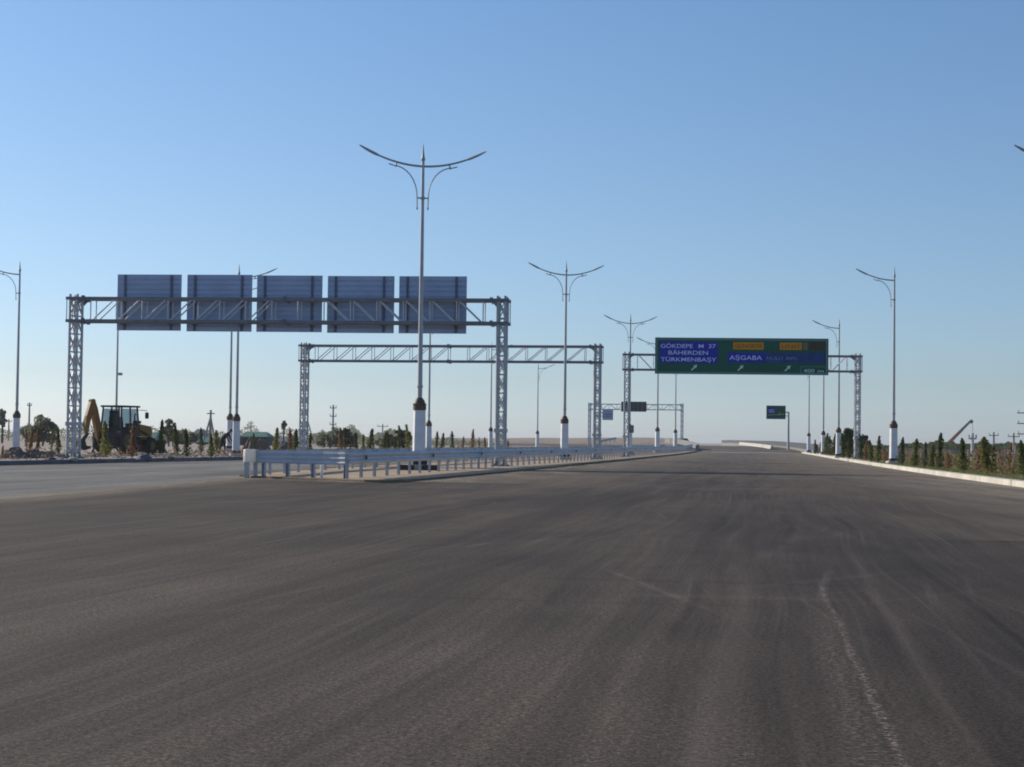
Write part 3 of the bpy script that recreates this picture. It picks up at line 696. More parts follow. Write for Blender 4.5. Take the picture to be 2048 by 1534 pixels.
# G4: far gantry with display
YL, YR = 281, 278
pl, pr = gp_(1179, 840, YL, 0), gp_(1364, 840, YR, 0)
g4, ux, W, c, ang = gantry('farthest pale gantry with a black electronic display board over the distant road', pl, pr,
    zmid(1179, 818, 1364, 820.5, YL, YR), zmid(1179, 807.5, 1364, 810, YL, YR), zmid(1179, 805, 1364, 807, YL, YR), .1, .3, lambda i, n: 1 if i % 2 else -1, seg=1.2, ext=.05)
for o in kids(g4):
    for q in [o] + kids(o):
        q.data.materials[0] = M['galv_lite']  # paler steel throughout, with the distance haze put into the colour
Pb = Vector((c.x, c.y, 0)); sa4, _ = hit(1244, 814, Pb, ux); sb4, _ = hit(1294, 814, Pb, ux); _, zt4 = hit(1268, 803.5, Pb, ux); _, zb4 = hit(1268, 823.5, Pb, ux)
mb = MB(); mb.box(((sa4 + sb4) / 2, -.72, (zt4 + zb4) / 2), (sb4 - sa4, .3, zt4 - zb4)); d = mb.build('display_board', M['led'], g4, bevel=.03)
mb = MB()
for i in range(1, 6): mb.box((sa4 + (sb4 - sa4) * i / 6, -.875, (zt4 + zb4) / 2), (.06, .01, (zt4 - zb4) * .86))
mb.build('module_seam', M['galv_dark'], d)

# cantilever signs
def cantilever(label, pxpost, Y, topy, x0, x1, y0, y1, face, zb=.1):
    b = gp_(pxpost, topy, Y, zb); t = thing('cantilever_sign', label, 'road sign', b, 0)
    zt_ = at(pxpost, topy, Y).z - zb
    xa, xb = at(x0, y0, Y).x - b.x, at(x1, y0, Y).x - b.x; za, zc = at(x0, y0, Y).z - zb, at(x0, y1, Y).z - zb
    MB().tube([(0, 0, 0), (0, 0, zt_)], [.17, .13], 10).build('post', M['galv'], t, smooth=True)
    far = xa if abs(xa) > abs(xb) else xb
    mb = MB(); mb.tube([(0, 0, zt_ - .08), (far * .96, 0, zt_ - .08)], .09, 8); mb.tube([(0, 0, zt_ - .55), (far * .96, 0, zt_ - .55)], .06, 8); mb.build('arm', M['galv'], t, smooth=True)
    yf = -.16 if face else .16
    MB().box(((xa + xb) / 2, yf, (za + zc) / 2), (abs(xb - xa), .05, za - zc)).build('sign_panel', M['green'] if face else M['sign_back'], t)
    pn = kids(t)[-1]
    return t, pn, xa, xb, za, zc
t, pn, xa, xb, za, zc = cantilever('small green direction sign hung from a bent grey post beside the distant road', 1577, 231, 823.5, 1532.5, 1571, 811, 838, True, .3)
w, h = xb - xa, za - zc
mb = MB(); mb.box((xa + w * .26, -.19, za - h * .40), (w * .38, .006, h * .36)); f = mb.build('blue_field', M['blue'], pn)
mb = MB()
for zz, a, b_ in ((.33, .12, .42), (.47, .14, .44)): mb.box((xa + w * (a + b_) / 2 - w * .02, -.197, za - h * zz), (w * (b_ - a), .004, h * .05))
mb.build('lettering', M['letter'], f)
mb = MB()
mb.tube([(xa + w * x, -.19, za - h * z) for x, z in ((.08, .72), (.22, .68), (.5, .66), (.66, .68), (.92, .62))], .055, 6)
mb.tube([(xa + w * .66, -.19, za - h * .67), (xa + w * .7, -.19, za - h * .5)], .05, 6); mb.build('route_line', M['pipe'], pn)
mb = MB(); mb.box((xa + w * .28, -.19, za - h * .1), (w * .4, .004, h * .09)); mb.box((xa + w * .55, -.19, za - h * .86), (w * .5, .004, h * .07)); mb.build('taped_field', M['blue_tape'], pn)
t, pn, xa, xb, za, zc = cantilever('small grey sign seen from behind on a side arm, left of the far display gantry', 1190, 240, 824, 1205, 1226.5, 818, 840, False, .1)
mb = MB()
for q in (.3, .5, .7): mb.box(((xa + xb) / 2, .125, za + (zc - za) * q), (xb - xa - .1, .02, .06))
mb.build('mounting_rail', M['sign_rib'], pn)

# ------------------------------------------------------------------ guardrails
WP = [(0, .44), (.03, .46), (.055, .485), (.055, .52), (.0, .57), (-.005, .60), (0, .63), (.055, .68), (.055, .715), (.03, .74), (0, .755)]
def wprof(side, o=0.0):
    a = [((x + .06) * side + o, z) for x, z in WP]; b_ = [(x - .006 * side, z) for x, z in reversed(a)]; return a + b_
POSTMB = MB()
POSTMB.box((0, 0, .30), (.012, .11, .80)); POSTMB.box((.032, .049, .30), (.052, .012, .80)); POSTMB.box((.032, -.049, .30), (.052, .012, .80))
POSTMB.box((0, 0, .60), (.014, .14, .20))
pm = POSTMB.build('post', M['rail_post']); POSTME = pm.data; bpy.data.objects.remove(pm)
RFM = MB(); RFM.box((0, 0, 0), (.03, .10, .09)); rf = RFM.build('reflector', M['band']); RFME = rf.data; bpy.data.objects.remove(rf)
def guardrail(label, path, side, step, zfun, start=.1, refl=True, limit=100):
    t = thing('guardrail', label, 'guardrail', path[0]); o0 = path[0].copy()
    pth = [Vector((p.x, p.y, zfun(p.y))) - Vector((o0.x, o0.y, o0.z)) for p in path]
    sweep(pth, wprof(side)).build('rail', M['rail'], t)
    ps = spaced(pth, step, start); rest = MB()
    for i, (p, d) in enumerate(ps):
        an = math.atan2(d.y, d.x) - math.pi / 2
        if side < 0: an += math.pi
        if i < limit:
            o = bpy.data.objects.new('post', POSTME); COL.objects.link(o); o.parent = t; o.location = p; o.rotation_euler = (0, 0, an)
        else: rest.box(p + Vector((0, 0, .3)), (.06, .11, .8), rz=an)
    if rest.v: tag(rest.build('far_posts', M['rail_post'], t), kind='stuff')
    if refl:
        for i, (p, d) in enumerate(spaced(pth, step * 6, 1.9)):
            n = Vector((d.y, -d.x, 0)) * side
            o = bpy.data.objects.new('reflector', RFME); COL.objects.link(o); o.parent = t
            o.location = p + n * .095 + Vector((0, 0, .60)); o.rotation_euler = (0, 0, math.atan2(d.y, d.x) - math.pi / 2)
    return t
zi = lambda Y: .0 + rz_(Y)
FR = catmull(v3([(-4.33, 45.72), (-3.3, 52), (-.75, 68), (2.55, 87.3), (4.95, 102), (8.6, 125), (11.7, 145), (16.5, 178), (21.8, 217), (24.8, 240)]), 1.5)
BR = catmull(v3([(-6.95, 47.6), (-6.5, 53.2), (-6.05, 57.7), (-4.0, 72), (-.9, 90), (3.3, 115), (8.9, 150), (14.6, 190), (19.8, 225)]), 1.5)
guardrail('long galvanised guardrail along the road side of the median', FR, 1, 1.5, zi)
guardrail('galvanised guardrail along the far side of the median, behind the long one', BR, -1, 2.0, zi, refl=False, start=2.0)
# nose: blunt end with a white drum
t = thing('guardrail', 'short blunt guardrail end panel across the median nose with a white drum on it', 'guardrail', (-6.95, 47.25, 0))
NP = [Vector((0, 0, 0)), Vector((.7, -.3, 0)), Vector((2.0, -.95, 0)), Vector((2.45, -1.25, 0)), Vector((2.64, -1.40, 0))]
NP = catmull(NP, .3)
fl = [(.05, .42), (.062, .46), (.05, .50), (.062, .58), (.05, .62), (.062, .70), (.055, .76), (.045, .76), (.052, .70), (.04, .62), (.052, .58), (.04, .50), (.052, .46), (.04, .42)]
sweep(NP, fl).build('rail', M['rail'], t)
for q in (0.25, 1.0, 1.62, 2.66):
    o = bpy.data.objects.new('post', POSTME); COL.objects.link(o); o.parent = t
    a = min(NP, key=lambda p: abs(p.x - q)); o.location = a + Vector((0, .06, 0)); o.rotation_euler = (0, 0, -math.pi / 2 - .5)
mb = MB(); mb.box((-.17, .02, .22), (.13, .15, .64)); mb.box((.05, .10, .3), (.10, .13, .8)); mb.build('end_post', M['rail_post'], t, bevel=.006)
MB().lathe([(.165, .44), (.175, .45), (.175, .76), (.16, .785), (.12, .79)], 24, (-.09, -.05, 0)).build('end_drum', M['white'], t, smooth=True)
b = gp(644.5, 46.2)
t = thing('marker_post', 'white marker post standing in front of the guardrail end panel', 'marker post', (b.x, 46.15, 0))
MB().lathe([(.04, 0), (.04, .39), (.033, .40)], 12).build('post', M['white'], t, smooth=True)
MB().lathe([(.07, .0), (.065, .03)], 12).build('foot', M['conc'], t, smooth=True)
# far overpass rails and barriers
FP = catmull([at(1632, 890, 203), at(1592, 890, 255), at(1545, 890, 320), at(1500, 890, 395), at(1461, 890, 470), at(1444, 890, 520)], 4)
def ztop(Y): return 1.1 + .51 * min(1, (Y - 203) / 117) + .36 * max(0, min(1, (Y - 320) / 150))
pp = [Vector((p.x, p.y, ztop(p.y))) for p in FP]
tag(sweep(pp, [(-.12, -.74), (-.12, 0), (.25, 0), (.25, -.74)]).build('parapet_wall', M['kerb_dark']), 'long dark parapet along the right edge of the distant overpass', 'parapet')
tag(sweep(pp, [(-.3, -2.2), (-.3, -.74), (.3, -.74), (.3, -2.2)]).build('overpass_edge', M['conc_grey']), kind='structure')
BP = [at(1544, 890, 250), at(1520, 890, 280), at(1480, 890, 340)]; BP = [Vector((p.x, p.y, z_)) for p, z_ in zip(BP, (.36, .56, .86))]
tag(sweep(catmull(BP, 4), [(-.28, 0), (-.2, .12), (-.1, .50), (.1, .50), (.2, .12), (.28, 0)]).build('concrete_barrier', M['conc_lite']), 'low white concrete barrier on the right of the distant overpass', 'barrier')
WP2 = [at(1331, 890, 285), at(1362, 890, 258), at(1388, 890, 243), at(1397, 890, 236), at(1393, 890, 229)]; WP2 = [Vector((p.x, p.y, z_)) for p, z_ in zip(WP2, (1.05, .85, .45, .2, .1))]
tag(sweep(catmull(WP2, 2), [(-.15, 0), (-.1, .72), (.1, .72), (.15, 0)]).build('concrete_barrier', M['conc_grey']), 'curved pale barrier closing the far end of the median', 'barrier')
NP2 = catmull([Vector((p.x, p.y, 0)) for p in (at(1196, 890, 262), at(1212, 890, 266), at(1231, 890, 270))], 2)
guardrail('short pale guardrail stub climbing left of the empty gantry right tower', NP2, 1, 2.0, lambda Y: .5 + (Y - 262) * .07, refl=False)
# concrete blocks around the lamp foot
for dx, lb in ((-.42, 'left'), (.38, 'right')):
    p = gp(838, 59.6); o = MB().box((0, 0, .09), (.55, .35, .18)).build('ballast_block', M['band'], bevel=.03)
    o.location = (p.x + dx, 59.6, .062); tag(o, 'black ballast block on the %s of the tallest lamp foot' % lb, 'block', 'black blocks at the lamp foot')

# ------------------------------------------------------------------ plants
def leaf(mb, p, s, nrm=None, rng=random):
    a = Vector((rng.gauss(0, 1), rng.gauss(0, 1), rng.gauss(0, .7))).normalized() if nrm is None else nrm
    b = a.cross(Vector((rng.gauss(0, 1), rng.gauss(0, 1), rng.gauss(0, 1)))).normalized(); c = a.cross(b)
    mb.add([p - b * s * .5, p + c * s * .8, p + b * s * .5, p - c * s * .8], [(0, 1, 2, 3)])
def sapling(kind, seed, leafm, n=900):
    """1 m tall prototype of a young clipped conifer"""
    rng = random.Random(seed); cr = MB(); tr = MB()
    lean = Vector((rng.gauss(0, .03), rng.gauss(0, .03), 0))
    tr.tube([(0, 0, 0), lean * .5 + Vector((0, 0, .5)), lean + Vector((0, 0, .97))], [.014, .010, .004], 6)
    if kind == 'thin': n = int(n * .35)
    for i in range(n):
        t = rng.random() ** .85
        if kind == 'cone': r = .125 * (1 - t) ** .55 * (1 if t > .08 else .5)
        elif kind == 'column': r = .095 * (1 - t ** 4) * (1 + .35 * math.sin(t * 9 + seed))
        elif kind == 'waist': r = .10 * (abs(math.sin(t * 5.2 + .6)) * .75 + .3) * (1 - t ** 6)
        elif kind == 'thin': r = .07 * (1 - t) ** .4
        else: r = .19 * math.sin(min(1, t + .12) * math.pi) ** .7
        r *= .62 + .95 * abs(noise.noise((t * 4.3, seed * 1.7, .5))) + .12; a = rng.random() * 6.283; rr = r * math.sqrt(rng.random()) * (1 + .7 * noise.noise((math.cos(a) * 2, math.sin(a) * 2, t * 6 + seed)))
        p = lean * t + Vector((math.cos(a) * rr, math.sin(a) * rr, .06 + t * .93))
        leaf(cr, p, rng.uniform(.018, .046), rng=rng)
    for i in range(10):
        z = rng.uniform(.3, .9); a = rng.random() * 6.28; tr.tube([lean * z + Vector((0, 0, z)), lean * z + Vector((math.cos(a) * .09, math.sin(a) * .09, z + .09))], [.005, .002], 4)
    return cr, tr
PROTO = {}
def proto(kind, leafm, seed):
    key = (kind, leafm, seed)
    if key not in PROTO:
        cr, tr = sapling(kind, seed, leafm)
        a = cr.raw('crown', M[leafm]); b_ = tr.build('trunk', M['trunk']); PROTO[key] = (a.data, b_.data)
        bpy.data.objects.remove(a); bpy.data.objects.remove(b_)
    return PROTO[key]
def put_sapling(px, Y, topy, kind, lm, label, group, z=.13, wid=1.0, name='conifer_sapling', cat='sapling'):
    b = at(px, 890, Y); tz = at(px, topy, Y).z; h = max(.4, tz - z)
    t = thing(name, label, cat, (b.x, Y, z), random.random() * 6, group); t.scale = (h * wid, h * wid, h)
    for nm, me in zip(('crown', 'trunk'), proto(kind, lm, random.randrange(3))):
        o = bpy.data.objects.new(nm, me); COL.objects.link(o); o.parent = t
    return t
GA, GB = 'young conifers along the left carriageway', 'young conifers along the right kerb'
LEFT = [
 (4, 70, 890, 'column', 'dead', 'dark brown shrub at the extreme left edge beside the soil heaps'),
 (54, 82, 856, 'thin', 'dead', 'thin dead sapling leaning beside the dusty lamp pillar at far left'),
 (60, 84, 860, 'column', 'dead', 'brown dried conifer second right of the dusty lamp pillar'),
 (75, 83, 856, 'column', 'dead', 'dark withered conifer with a tufted top, in the dust behind the soil heaps'),
 (103, 86, 860, 'thin', 'thuja_y', 'thin yellowish sapling just left of the cone-shaped green conifer in the dust'),
 (117, 86, 857, 'cone', 'thuja', 'cone-shaped dark green conifer left of the nearest gantry tower'),
 (212, 78, 842, 'column', 'thuja_y', 'tall olive conifer in front of the backhoe, at its boom'),
 (265, 77, 848, 'column', 'dead', 'tall brown conifer in front of the backhoe, at its bonnet'),
 (320, 92, 839, 'cone', 'thuja', 'tall dark green conifer just right of the backhoe front wheel'),
 (354, 98, 850, 'column', 'thuja', 'slim green conifer between the tall dark one and the double-topped one'),
 (374, 80, 857, 'waist', 'thuja', 'dark double-topped conifer standing near the grey kerb right of the backhoe'),
 (403, 105, 855, 'column', 'dkgreen', 'grey green conifer under the A-frame utility pole'),
 (423, 80, 865, 'cone', 'thuja', 'narrow pointed conifer near the kerb, left of the stooping worker'),
 (433, 95, 861, 'column', 'thuja_y', 'yellowish conifer immediately left of the stooping worker'),
 (510, 99, 866, 'thin', 'thuja', 'thin green sapling rising behind the white drum'),
 (550, 96, 855, 'cone', 'thuja_y', 'bright green bushy conifer above the guardrail end panel'),
 (581, 100, 856, 'column', 'dead', 'reddish brown conifer left of the empty gantry left tower'),
 (590.5, 98, 858, 'cone', 'thuja', 'dark pointed conifer touching the empty gantry left tower'),
 (620, 104, 866, 'waist', 'thuja', 'ragged conifer just right of the empty gantry left tower'),
 (683, 108, 855, 'column', 'dead', 'brown column-shaped conifer in front of the olive tree'),
 (713, 112, 866, 'cone', 'dkgreen', 'small pointed conifer right of the brown column-shaped one'),
 (727, 116, 868, 'waist', 'thuja_y', 'yellow green conifer paired with the darker taller one on its right'),
 (739, 114, 857, 'cone', 'thuja', 'dark green conifer, tallest between the two olive trees'),
 (768, 120, 864, 'column', 'thuja', 'green conifer in front of the left half of the round dark tree'),
 (777, 122, 862, 'column', 'thuja', 'green conifer second from the left before the round dark tree'),
 (798, 124, 851, 'thin', 'thuja', 'tall thin sapling poking above the round dark tree'),
 (817, 124, 848, 'thin', 'thuja_y', 'leaning pale sapling close left of the tallest lamp pillar'),
 (873, 140, 862, 'column', 'thuja', 'slim green conifer first right of the lamp beside the tallest one'),
 (884, 142, 866, 'cone', 'thuja', 'dark broad conifer second right of the lamp beside the tallest one'),
 (905, 148, 862, 'waist', 'thuja', 'forked dark conifer third right of the lamp beside the tallest one'),
 (925, 154, 873, 'column', 'dead', 'small brown conifer against the tan embankment'),
 (944, 158, 858, 'cone', 'dead', 'tallest conifer against the tan embankment, brown at its foot'),
 (958, 162, 874, 'thin', 'thuja_y', 'thin pale sapling against the tan embankment'),
 (971, 164, 874, 'column', 'dead', 'brownish conifer left of the sign back gantry right tower'),
 (1017, 176, 879, 'column', 'dkgreen', 'small dark conifer right of the sign back gantry right tower'),
]
for px, Y, ty, kd, lm, lb in LEFT: put_sapling(px, Y, ty, kd, lm, lb, GA, wid=random.uniform(1.0, 1.45))
RIGHT = [
 (1631, 172, 879, 'cone', 'dkgreen', 'first small conifer of the right row, at the distant end of the white kerb'),
 (1641, 165, 880, 'column', 'thuja_y', 'pale conifer between the two distant right hand lamps'),
 (1651, 155, 866, 'column', 'thuja', 'dark green conifer right of the second farthest right hand lamp'),
 (1659, 150, 872, 'bush', 'thuja', 'bushy conifer just left of the lamp under the green sign corner'),
 (1668, 143, 867, 'column', 'thuja', 'slim conifer touching the lamp under the green sign corner'),
 (1688, 122, 866, 'column', 'thuja', 'green conifer first right of the lamp under the green sign corner'),
 (1698, 118, 862, 'column', 'thuja', 'green conifer left of the green sign gantry right tower'),
 (1722, 112, 868, 'column', 'dkgreen', 'dark conifer just right of the green sign gantry right tower'),
 (1731, 106, 879, 'column', 'dead', 'orange brown dried conifer right of the green sign gantry right tower'),
 (1743, 99, 880, 'column', 'thuja', 'green conifer left of the dark pointed one beside the nearest kerb lamp'),
 (1756, 94, 871, 'cone', 'thuja', 'dark pointed conifer left of the nearest kerb lamp'),
 (1771, 96, 895, 'bush', 'dead', 'low brown dead bush close left of the nearest kerb lamp'),
 (1780, 98, 897, 'bush', 'dead', 'reddish dead bush touching the nearest kerb lamp pillar'),
 (1803, 84, 874, 'column', 'dkgreen', 'dark round-topped conifer close right of the nearest kerb lamp'),
 (1829, 78, 877, 'waist', 'thuja', 'narrow dark conifer with a bare tuft on top'),
 (1849, 75, 884, 'cone', 'dkgreen', 'grey green pointed conifer between the tufted one and the tall one'),
 (1863, 74, 888, 'column', 'thuja', 'green column-shaped conifer left of the tall slender one'),
 (1879, 73, 865, 'waist', 'thuja', 'tall slender conifer left of the crane boom'),
 (1896, 71, 905, 'bush', 'dead', 'brown dead conifer under the crane boom'),
 (1926.5, 65, 876, 'column', 'thuja', 'narrow dark conifer standing alone right of the crane boom'),
 (1957, 64, 888, 'column', 'dead', 'brown dried conifer left of the big light green one'),
 (1974, 61, 874, 'column', 'thuja_y', 'big light green fluffy conifer with a ragged top'),
 (1988, 64, 890, 'column', 'dkgreen', 'dark slim conifer right of the big light green one'),
 (2003, 66, 897, 'thin', 'dead', 'thin dead sapling between the dark slim conifer and the right edge'),
 (2018, 67, 884, 'thin', 'dead', 'tall thin dead sapling near the right edge of the row'),
 (2046, 57, 880, 'column', 'thuja', 'green conifer cut by the right edge of the view'),
]
# bare leader twigs and stakes make the row ragged
for px, Y, ty, kd, lm, lb in RIGHT: put_sapling(px, Y, ty, kd, lm, lb, GB, wid=1.9 if lm == 'thuja_y' else random.uniform(1.05, 1.5))
def tree(px, Y, topy, wpx, lm, label, z=.05, n=2600, seed=1, tall=1.0, name='tree', low=.22):
    rng = random.Random(seed); b = at(px, 890, Y); h = at(px, topy, Y).z - z; w = wpx / F * Y; low = low * .35 if low < .3 else low
    t = thing(name, label, 'tree', (b.x, Y, z))
    tr = MB(); cr = MB(); tr.tube([(0, 0, 0), (rng.gauss(0, .05) * h, 0, h * .4), (0, 0, h * .8)], [h * .035, h * .025, h * .008], 7)
    cl = []
    for i in range(34):
        a = rng.random() * 6.283; u = rng.uniform(-1, 1); rr = rng.random() ** .4
        c = Vector((math.cos(a) * math.sqrt(1 - u * u) * w * .48 * rr, math.sin(a) * math.sqrt(1 - u * u) * w * .48 * rr, h * (low + (1 - low) * .5) + u * h * (1 - low) * .40 * rr))
        cl.append((c, rng.uniform(.09, .2) * min(w, h)))
        if i < 9: tr.tube([(0, 0, h * rng.uniform(.2, .5)), c * .6 + Vector((0, 0, h * .2)), c], [h * .016, h * .01, h * .004], 5)
    ls = .036 * h + .03; n = int(n * 1.5)
    for i in range(n):
        c, r = rng.choice(cl); d = Vector((rng.gauss(0, 1), rng.gauss(0, 1), rng.gauss(0, 1))).normalized() * r * rng.random() ** .4
        p = c + d
        if p.z < h * .06: continue
        leaf(cr, p, ls * rng.uniform(.6, 1.4), rng=rng)
    tr.build('trunk', M['trunk'], t); cr.raw('crown', M[lm], t); return t
tree(84, 150, 829, 78, 'olive', 'round olive green tree in the dust left of the nearest gantry tower', seed=2, n=3200)
tree(60, 170, 846, 40, 'olive', 'smaller olive bush behind the brown conifers beside the dusty lamp pillar', seed=3, n=1500)
tree(4, 190, 812, 18, 'olive', 'pale tall thin tree at the extreme left edge', seed=4, n=700, low=.35)
tree(338, 165, 836, 26, 'olive', 'wispy tall shrub behind the conifers right of the backhoe', seed=5, n=900, low=.3)
tree(345, 170, 856, 60, 'olive', 'broad grey green bush behind the conifers right of the backhoe', seed=6, n=2400, low=.1)
tree(375, 182, 858, 50, 'olive', 'rounded olive bush beside the grey roofed house', seed=16, n=1800, low=.1)
tree(442, 150, 868, 34, 'olive', 'low olive bush behind the stooping worker', seed=7, n=1200, low=.1)
tree(660, 170, 853, 62, 'olive', 'wide pale olive tree around the tall utility pole', seed=8, n=3200, low=.1)
tree(691, 160, 842, 18, 'dkgreen', 'dark narrow conifer tree topping the olive tree', seed=9, n=1200, low=.12)
tree(702, 165, 858, 26, 'olive', 'grey green tree on the right shoulder of the olive tree', seed=10, n=1400, low=.12)
tree(800, 170, 857, 54, 'dkgreen', 'round dark tree left of the tallest lamp pillar', seed=11, n=3200, low=.1)
tree(768, 175, 868, 44, 'olive', 'lower olive tree adjoining the round dark tree', seed=12, n=1800, low=.1)
tree(567, 185, 839, 12, 'olive', 'small slender lollipop tree on a bare stem by the green roof', seed=13, n=420, low=.62)
tree(1702, 140, 852, 52, 'dkgreen', 'large green tree behind the green sign gantry right tower', seed=14, n=3600, low=.08)
tree(1726, 138, 864, 30, 'dkgreen', 'dark tree behind the right shoulder of the large green tree', seed=15, n=1800, low=.08)
# distant wood behind the right verge: one mass
cr = MB(); rng = random.Random(21)
for i in range(15000):
    px = rng.uniform(1730, 2120); Y = rng.uniform(215, 250)
    top = 888 + 3.5 * noise.noise((px * .035, 1.0, 0)) - 7 * max(0, noise.noise((px * .09, 5, 0))) + (0 if px > 1800 else 4)
    x = at(px, 890, Y).x; zt_ = at(px, top, Y).z
    leaf(cr, Vector((x, Y, rng.uniform(.1, 1) ** .7 * zt_)), rng.uniform(.12, .30), rng=rng)
tag(cr.raw('distant_wood', M['dkgreen']), 'dark line of distant trees behind the right verge', 'trees', kind='stuff')
cr = MB()
for i in range(19000):
    px = rng.uniform(-60, 1000) if i % 3 else rng.uniform(620, 850); Y = rng.uniform(225, 330); sx = at(px, 880, Y).x
    hh = 1.3 + 2.2 * max(0, noise.noise((px * .025, 2.0, 0)) + .3)
    if px > 840: hh *= .5
    leaf(cr, Vector((sx, Y, rng.random() ** .7 * hh)), rng.uniform(.10, .24), rng=rng)
tag(cr.raw('distant_scrub', M['olive']), 'low grey green scrub in the distance beyond the left carriageway', 'scrub', kind='stuff')
# low unkempt growth between the young conifers, clods on the dug ground
def low_growth(name, label, mt, line, off, wid, y0, y1, n, hmax, seed):
    rg = random.Random(seed); mbx = MB()
    for i in range(n):
        Y = rg.uniform(y0 ** .5, y1 ** .5) ** 2; kx = min(line, key=lambda c: abs(c.y - Y)).x; x = kx + off + rg.random() * wid
        f = noise.noise((x * .7 + seed, Y * .22, 1.0)) - .02
        if f < 0: continue
        p = Vector((x, Y, .13 + rg.random() ** 1.5 * min(1, f * 3.2) * hmax)); leaf(mbx, p, rg.uniform(.05, .11), rng=rg)
    return tag(mbx.raw(name, M[mt]), label, 'undergrowth', kind='stuff')
low_growth('low_scrub', 'low yellowish green growth between the conifers of the right row', 'thuja_y', KR, .9, 4.5, 55, 190, 16000, .75, 31)
low_growth('dead_growth', 'brown dead growth between the conifers of the right row', 'dead', KR, 1.1, 6.0, 58, 190, 14000, .85, 57)
low_growth('dry_weeds', 'dry weeds between the conifers along the left carriageway', 'dryreed', KL, -7.0, 6.0, 66, 190, 9000, .45, 77)
mbx = MB(); rg = random.Random(91)
for i in range(800):
    Y = rg.uniform(62, 125); kx = min(KL, key=lambda c: abs(c.y - Y)).x; x = kx - .5 - rg.random() * 16; r_ = rg.uniform(.03, .12) * (1.6 if rg.random() < .08 else 1)
    vs_ = [Vector((x + r_ * math.cos(a_) * rg.uniform(.7, 1.3), Y + r_ * math.sin(a_) * rg.uniform(.7, 1.3), .12)) for a_ in (0, 1.2, 2.5, 3.8, 5.0)] + [Vector((x, Y, .13 + r_ * rg.uniform(.5, 1.1)))]
    mbx.add(vs_, [(0, 1, 5), (1, 2, 5), (2, 3, 5), (3, 4, 5), (4, 0, 5)])
tag(mbx.raw('clods', M['earth']), 'loose clods of dug earth along the left carriageway', 'clods', kind='stuff')
# dry reeds and grass tufts
cr = MB()
for i in range(9000):
    px = rng.uniform(1735, 2090); Y = rng.uniform(72, 190); kx = min(KR, key=lambda c: abs(c.y - Y)).x
    x = at(px, 890, Y).x
    if x < kx + 2.2: continue
    hgt = rng.uniform(.10, .5) * (1.6 if noise.noise((x * .25, Y * .06, 0)) > .12 else .5); a = rng.random() * 6.28; ww = .025
    p = Vector((x, Y, .12)); l = Vector((rng.gauss(0, .15), rng.gauss(0, .15), 1)) * hgt; d = Vector((math.cos(a), math.sin(a), 0)) * ww
    cr.add([p - d, p + d, p + l + d * .3, p + l - d * .3], [(0, 1, 2, 3)])
tag(cr.raw('dry_reeds', M['dryreed']), 'pinkish dry reeds on the ground beyond the right kerb', 'reeds', kind='stuff')
cr = MB()
for i in range(16000):
    Y = rng.uniform(40, 100); kx = min(KR, key=lambda c: abs(c.y - Y)).x; x = kx + .36 + rng.random() ** 1.5 * 3.2
    if rng.random() > .35 + .65 * (noise.noise((x * .5, Y * .25, 3)) > -.1): continue
    hgt = rng.uniform(.04, .16); a = rng.random() * 6.28; d = Vector((math.cos(a), math.sin(a), 0)) * .012; p = Vector((x, Y, .125)); l = Vector((rng.gauss(0, .3), rng.gauss(0, .3), 1)) * hgt
    cr.add([p - d, p + d, p + l], [(0, 1, 2)])
tag(cr.raw('verge_grass', M['grass']), 'green grass strip just behind the white kerb', 'grass', kind='stuff')
fc = thing('picket_fence', 'long grey picket fence beyond the dry reeds on the right', 'fence', (0, 0, 0))
fp_ = MB(); a_ = at(1775, 890, 128); b_ = at(2085, 890, 104); L_ = b_ - a_; nn_ = int(L_.length / .30)
for i_ in range(nn_):
    p_ = a_ + L_ * (i_ / nn_); hh_ = .78 + .12 * noise.noise((i_ * .37, 0, 0)); fp_.box((p_.x, p_.y, .12 + hh_ / 2), (.11, .03, hh_))
for z_ in (.32, .72): fp_.tube([(a_.x, a_.y + .03, z_), (b_.x, b_.y + .03, z_)], .025, 4)
fp_.build('fence_panel', M['wood'], fc)
# pale stakes behind the right saplings
stk = MB(); stk.tube([(0, 0, 0), (.01, 0, 1)], [.035, .03], 6); so = stk.build('stake', M['stake']); SME = so.data; bpy.data.objects.remove(so)
for i, (px, Y, ty) in enumerate([(1842, 95, 897), (1872, 104, 900), (1908, 98, 901), (1936, 96, 898), (2010, 88, 893), (2030, 90, 890), (2038, 84, 893)]):
    b = at(px, 890, Y); o = bpy.data.objects.new('stake', SME); COL.objects.link(o); o.location = (b.x, Y, .12); o.scale = (1, 1, at(px, ty, Y).z - .12)
    tag(o, 'thin pale wooden stake standing among the dry reeds beyond the right saplings', 'stake', 'stakes among the dry reeds')

# ------------------------------------------------------------------ soil heaps, stones, litter
def mound(px, Y, wpx, topy, label, seed, z=.12, deep=1.2, name='soil_heap', mt='soil'):
    b = at(px, 900, Y); w = wpx / F * Y; h = at(px, topy, Y).z - z; mb = MB(); n = 26; rng = random.Random(seed)
    ny = 12
    for j in range(ny + 1):
        for i in range(n + 1):
            u, v = i / n * 2 - 1, j / ny * 2 - 1; r2 = min(1, u * u + v * v)
            hz = h * (1 - r2) ** .6 * (.72 + .55 * noise.noise((u * 2.4 + seed, v * 1.3, seed)) + .25 * noise.noise((u * 7, v * 5, seed * 2)))
            mb.v.append((u * w / 2, v * deep, max(-.02, hz)))
    for j in range(ny):
        for i in range(n): a = j * (n + 1) + i; mb.f.append((a, a + 1, a + n + 2, a + n + 1))
    o = mb.build(name, M[mt], smooth=True); o.location = (b.x, Y, z); return tag(o, label, 'soil heap' if name == 'soil_heap' else 'rubble', 'heaps of dug soil')
mound(28, 72, 58, 892, 'long dark soil heap in front of the dusty lamp pillar', 3)
mound(70, 73, 48, 896, 'dark soil heap second from the left edge, before the withered conifer', 5)
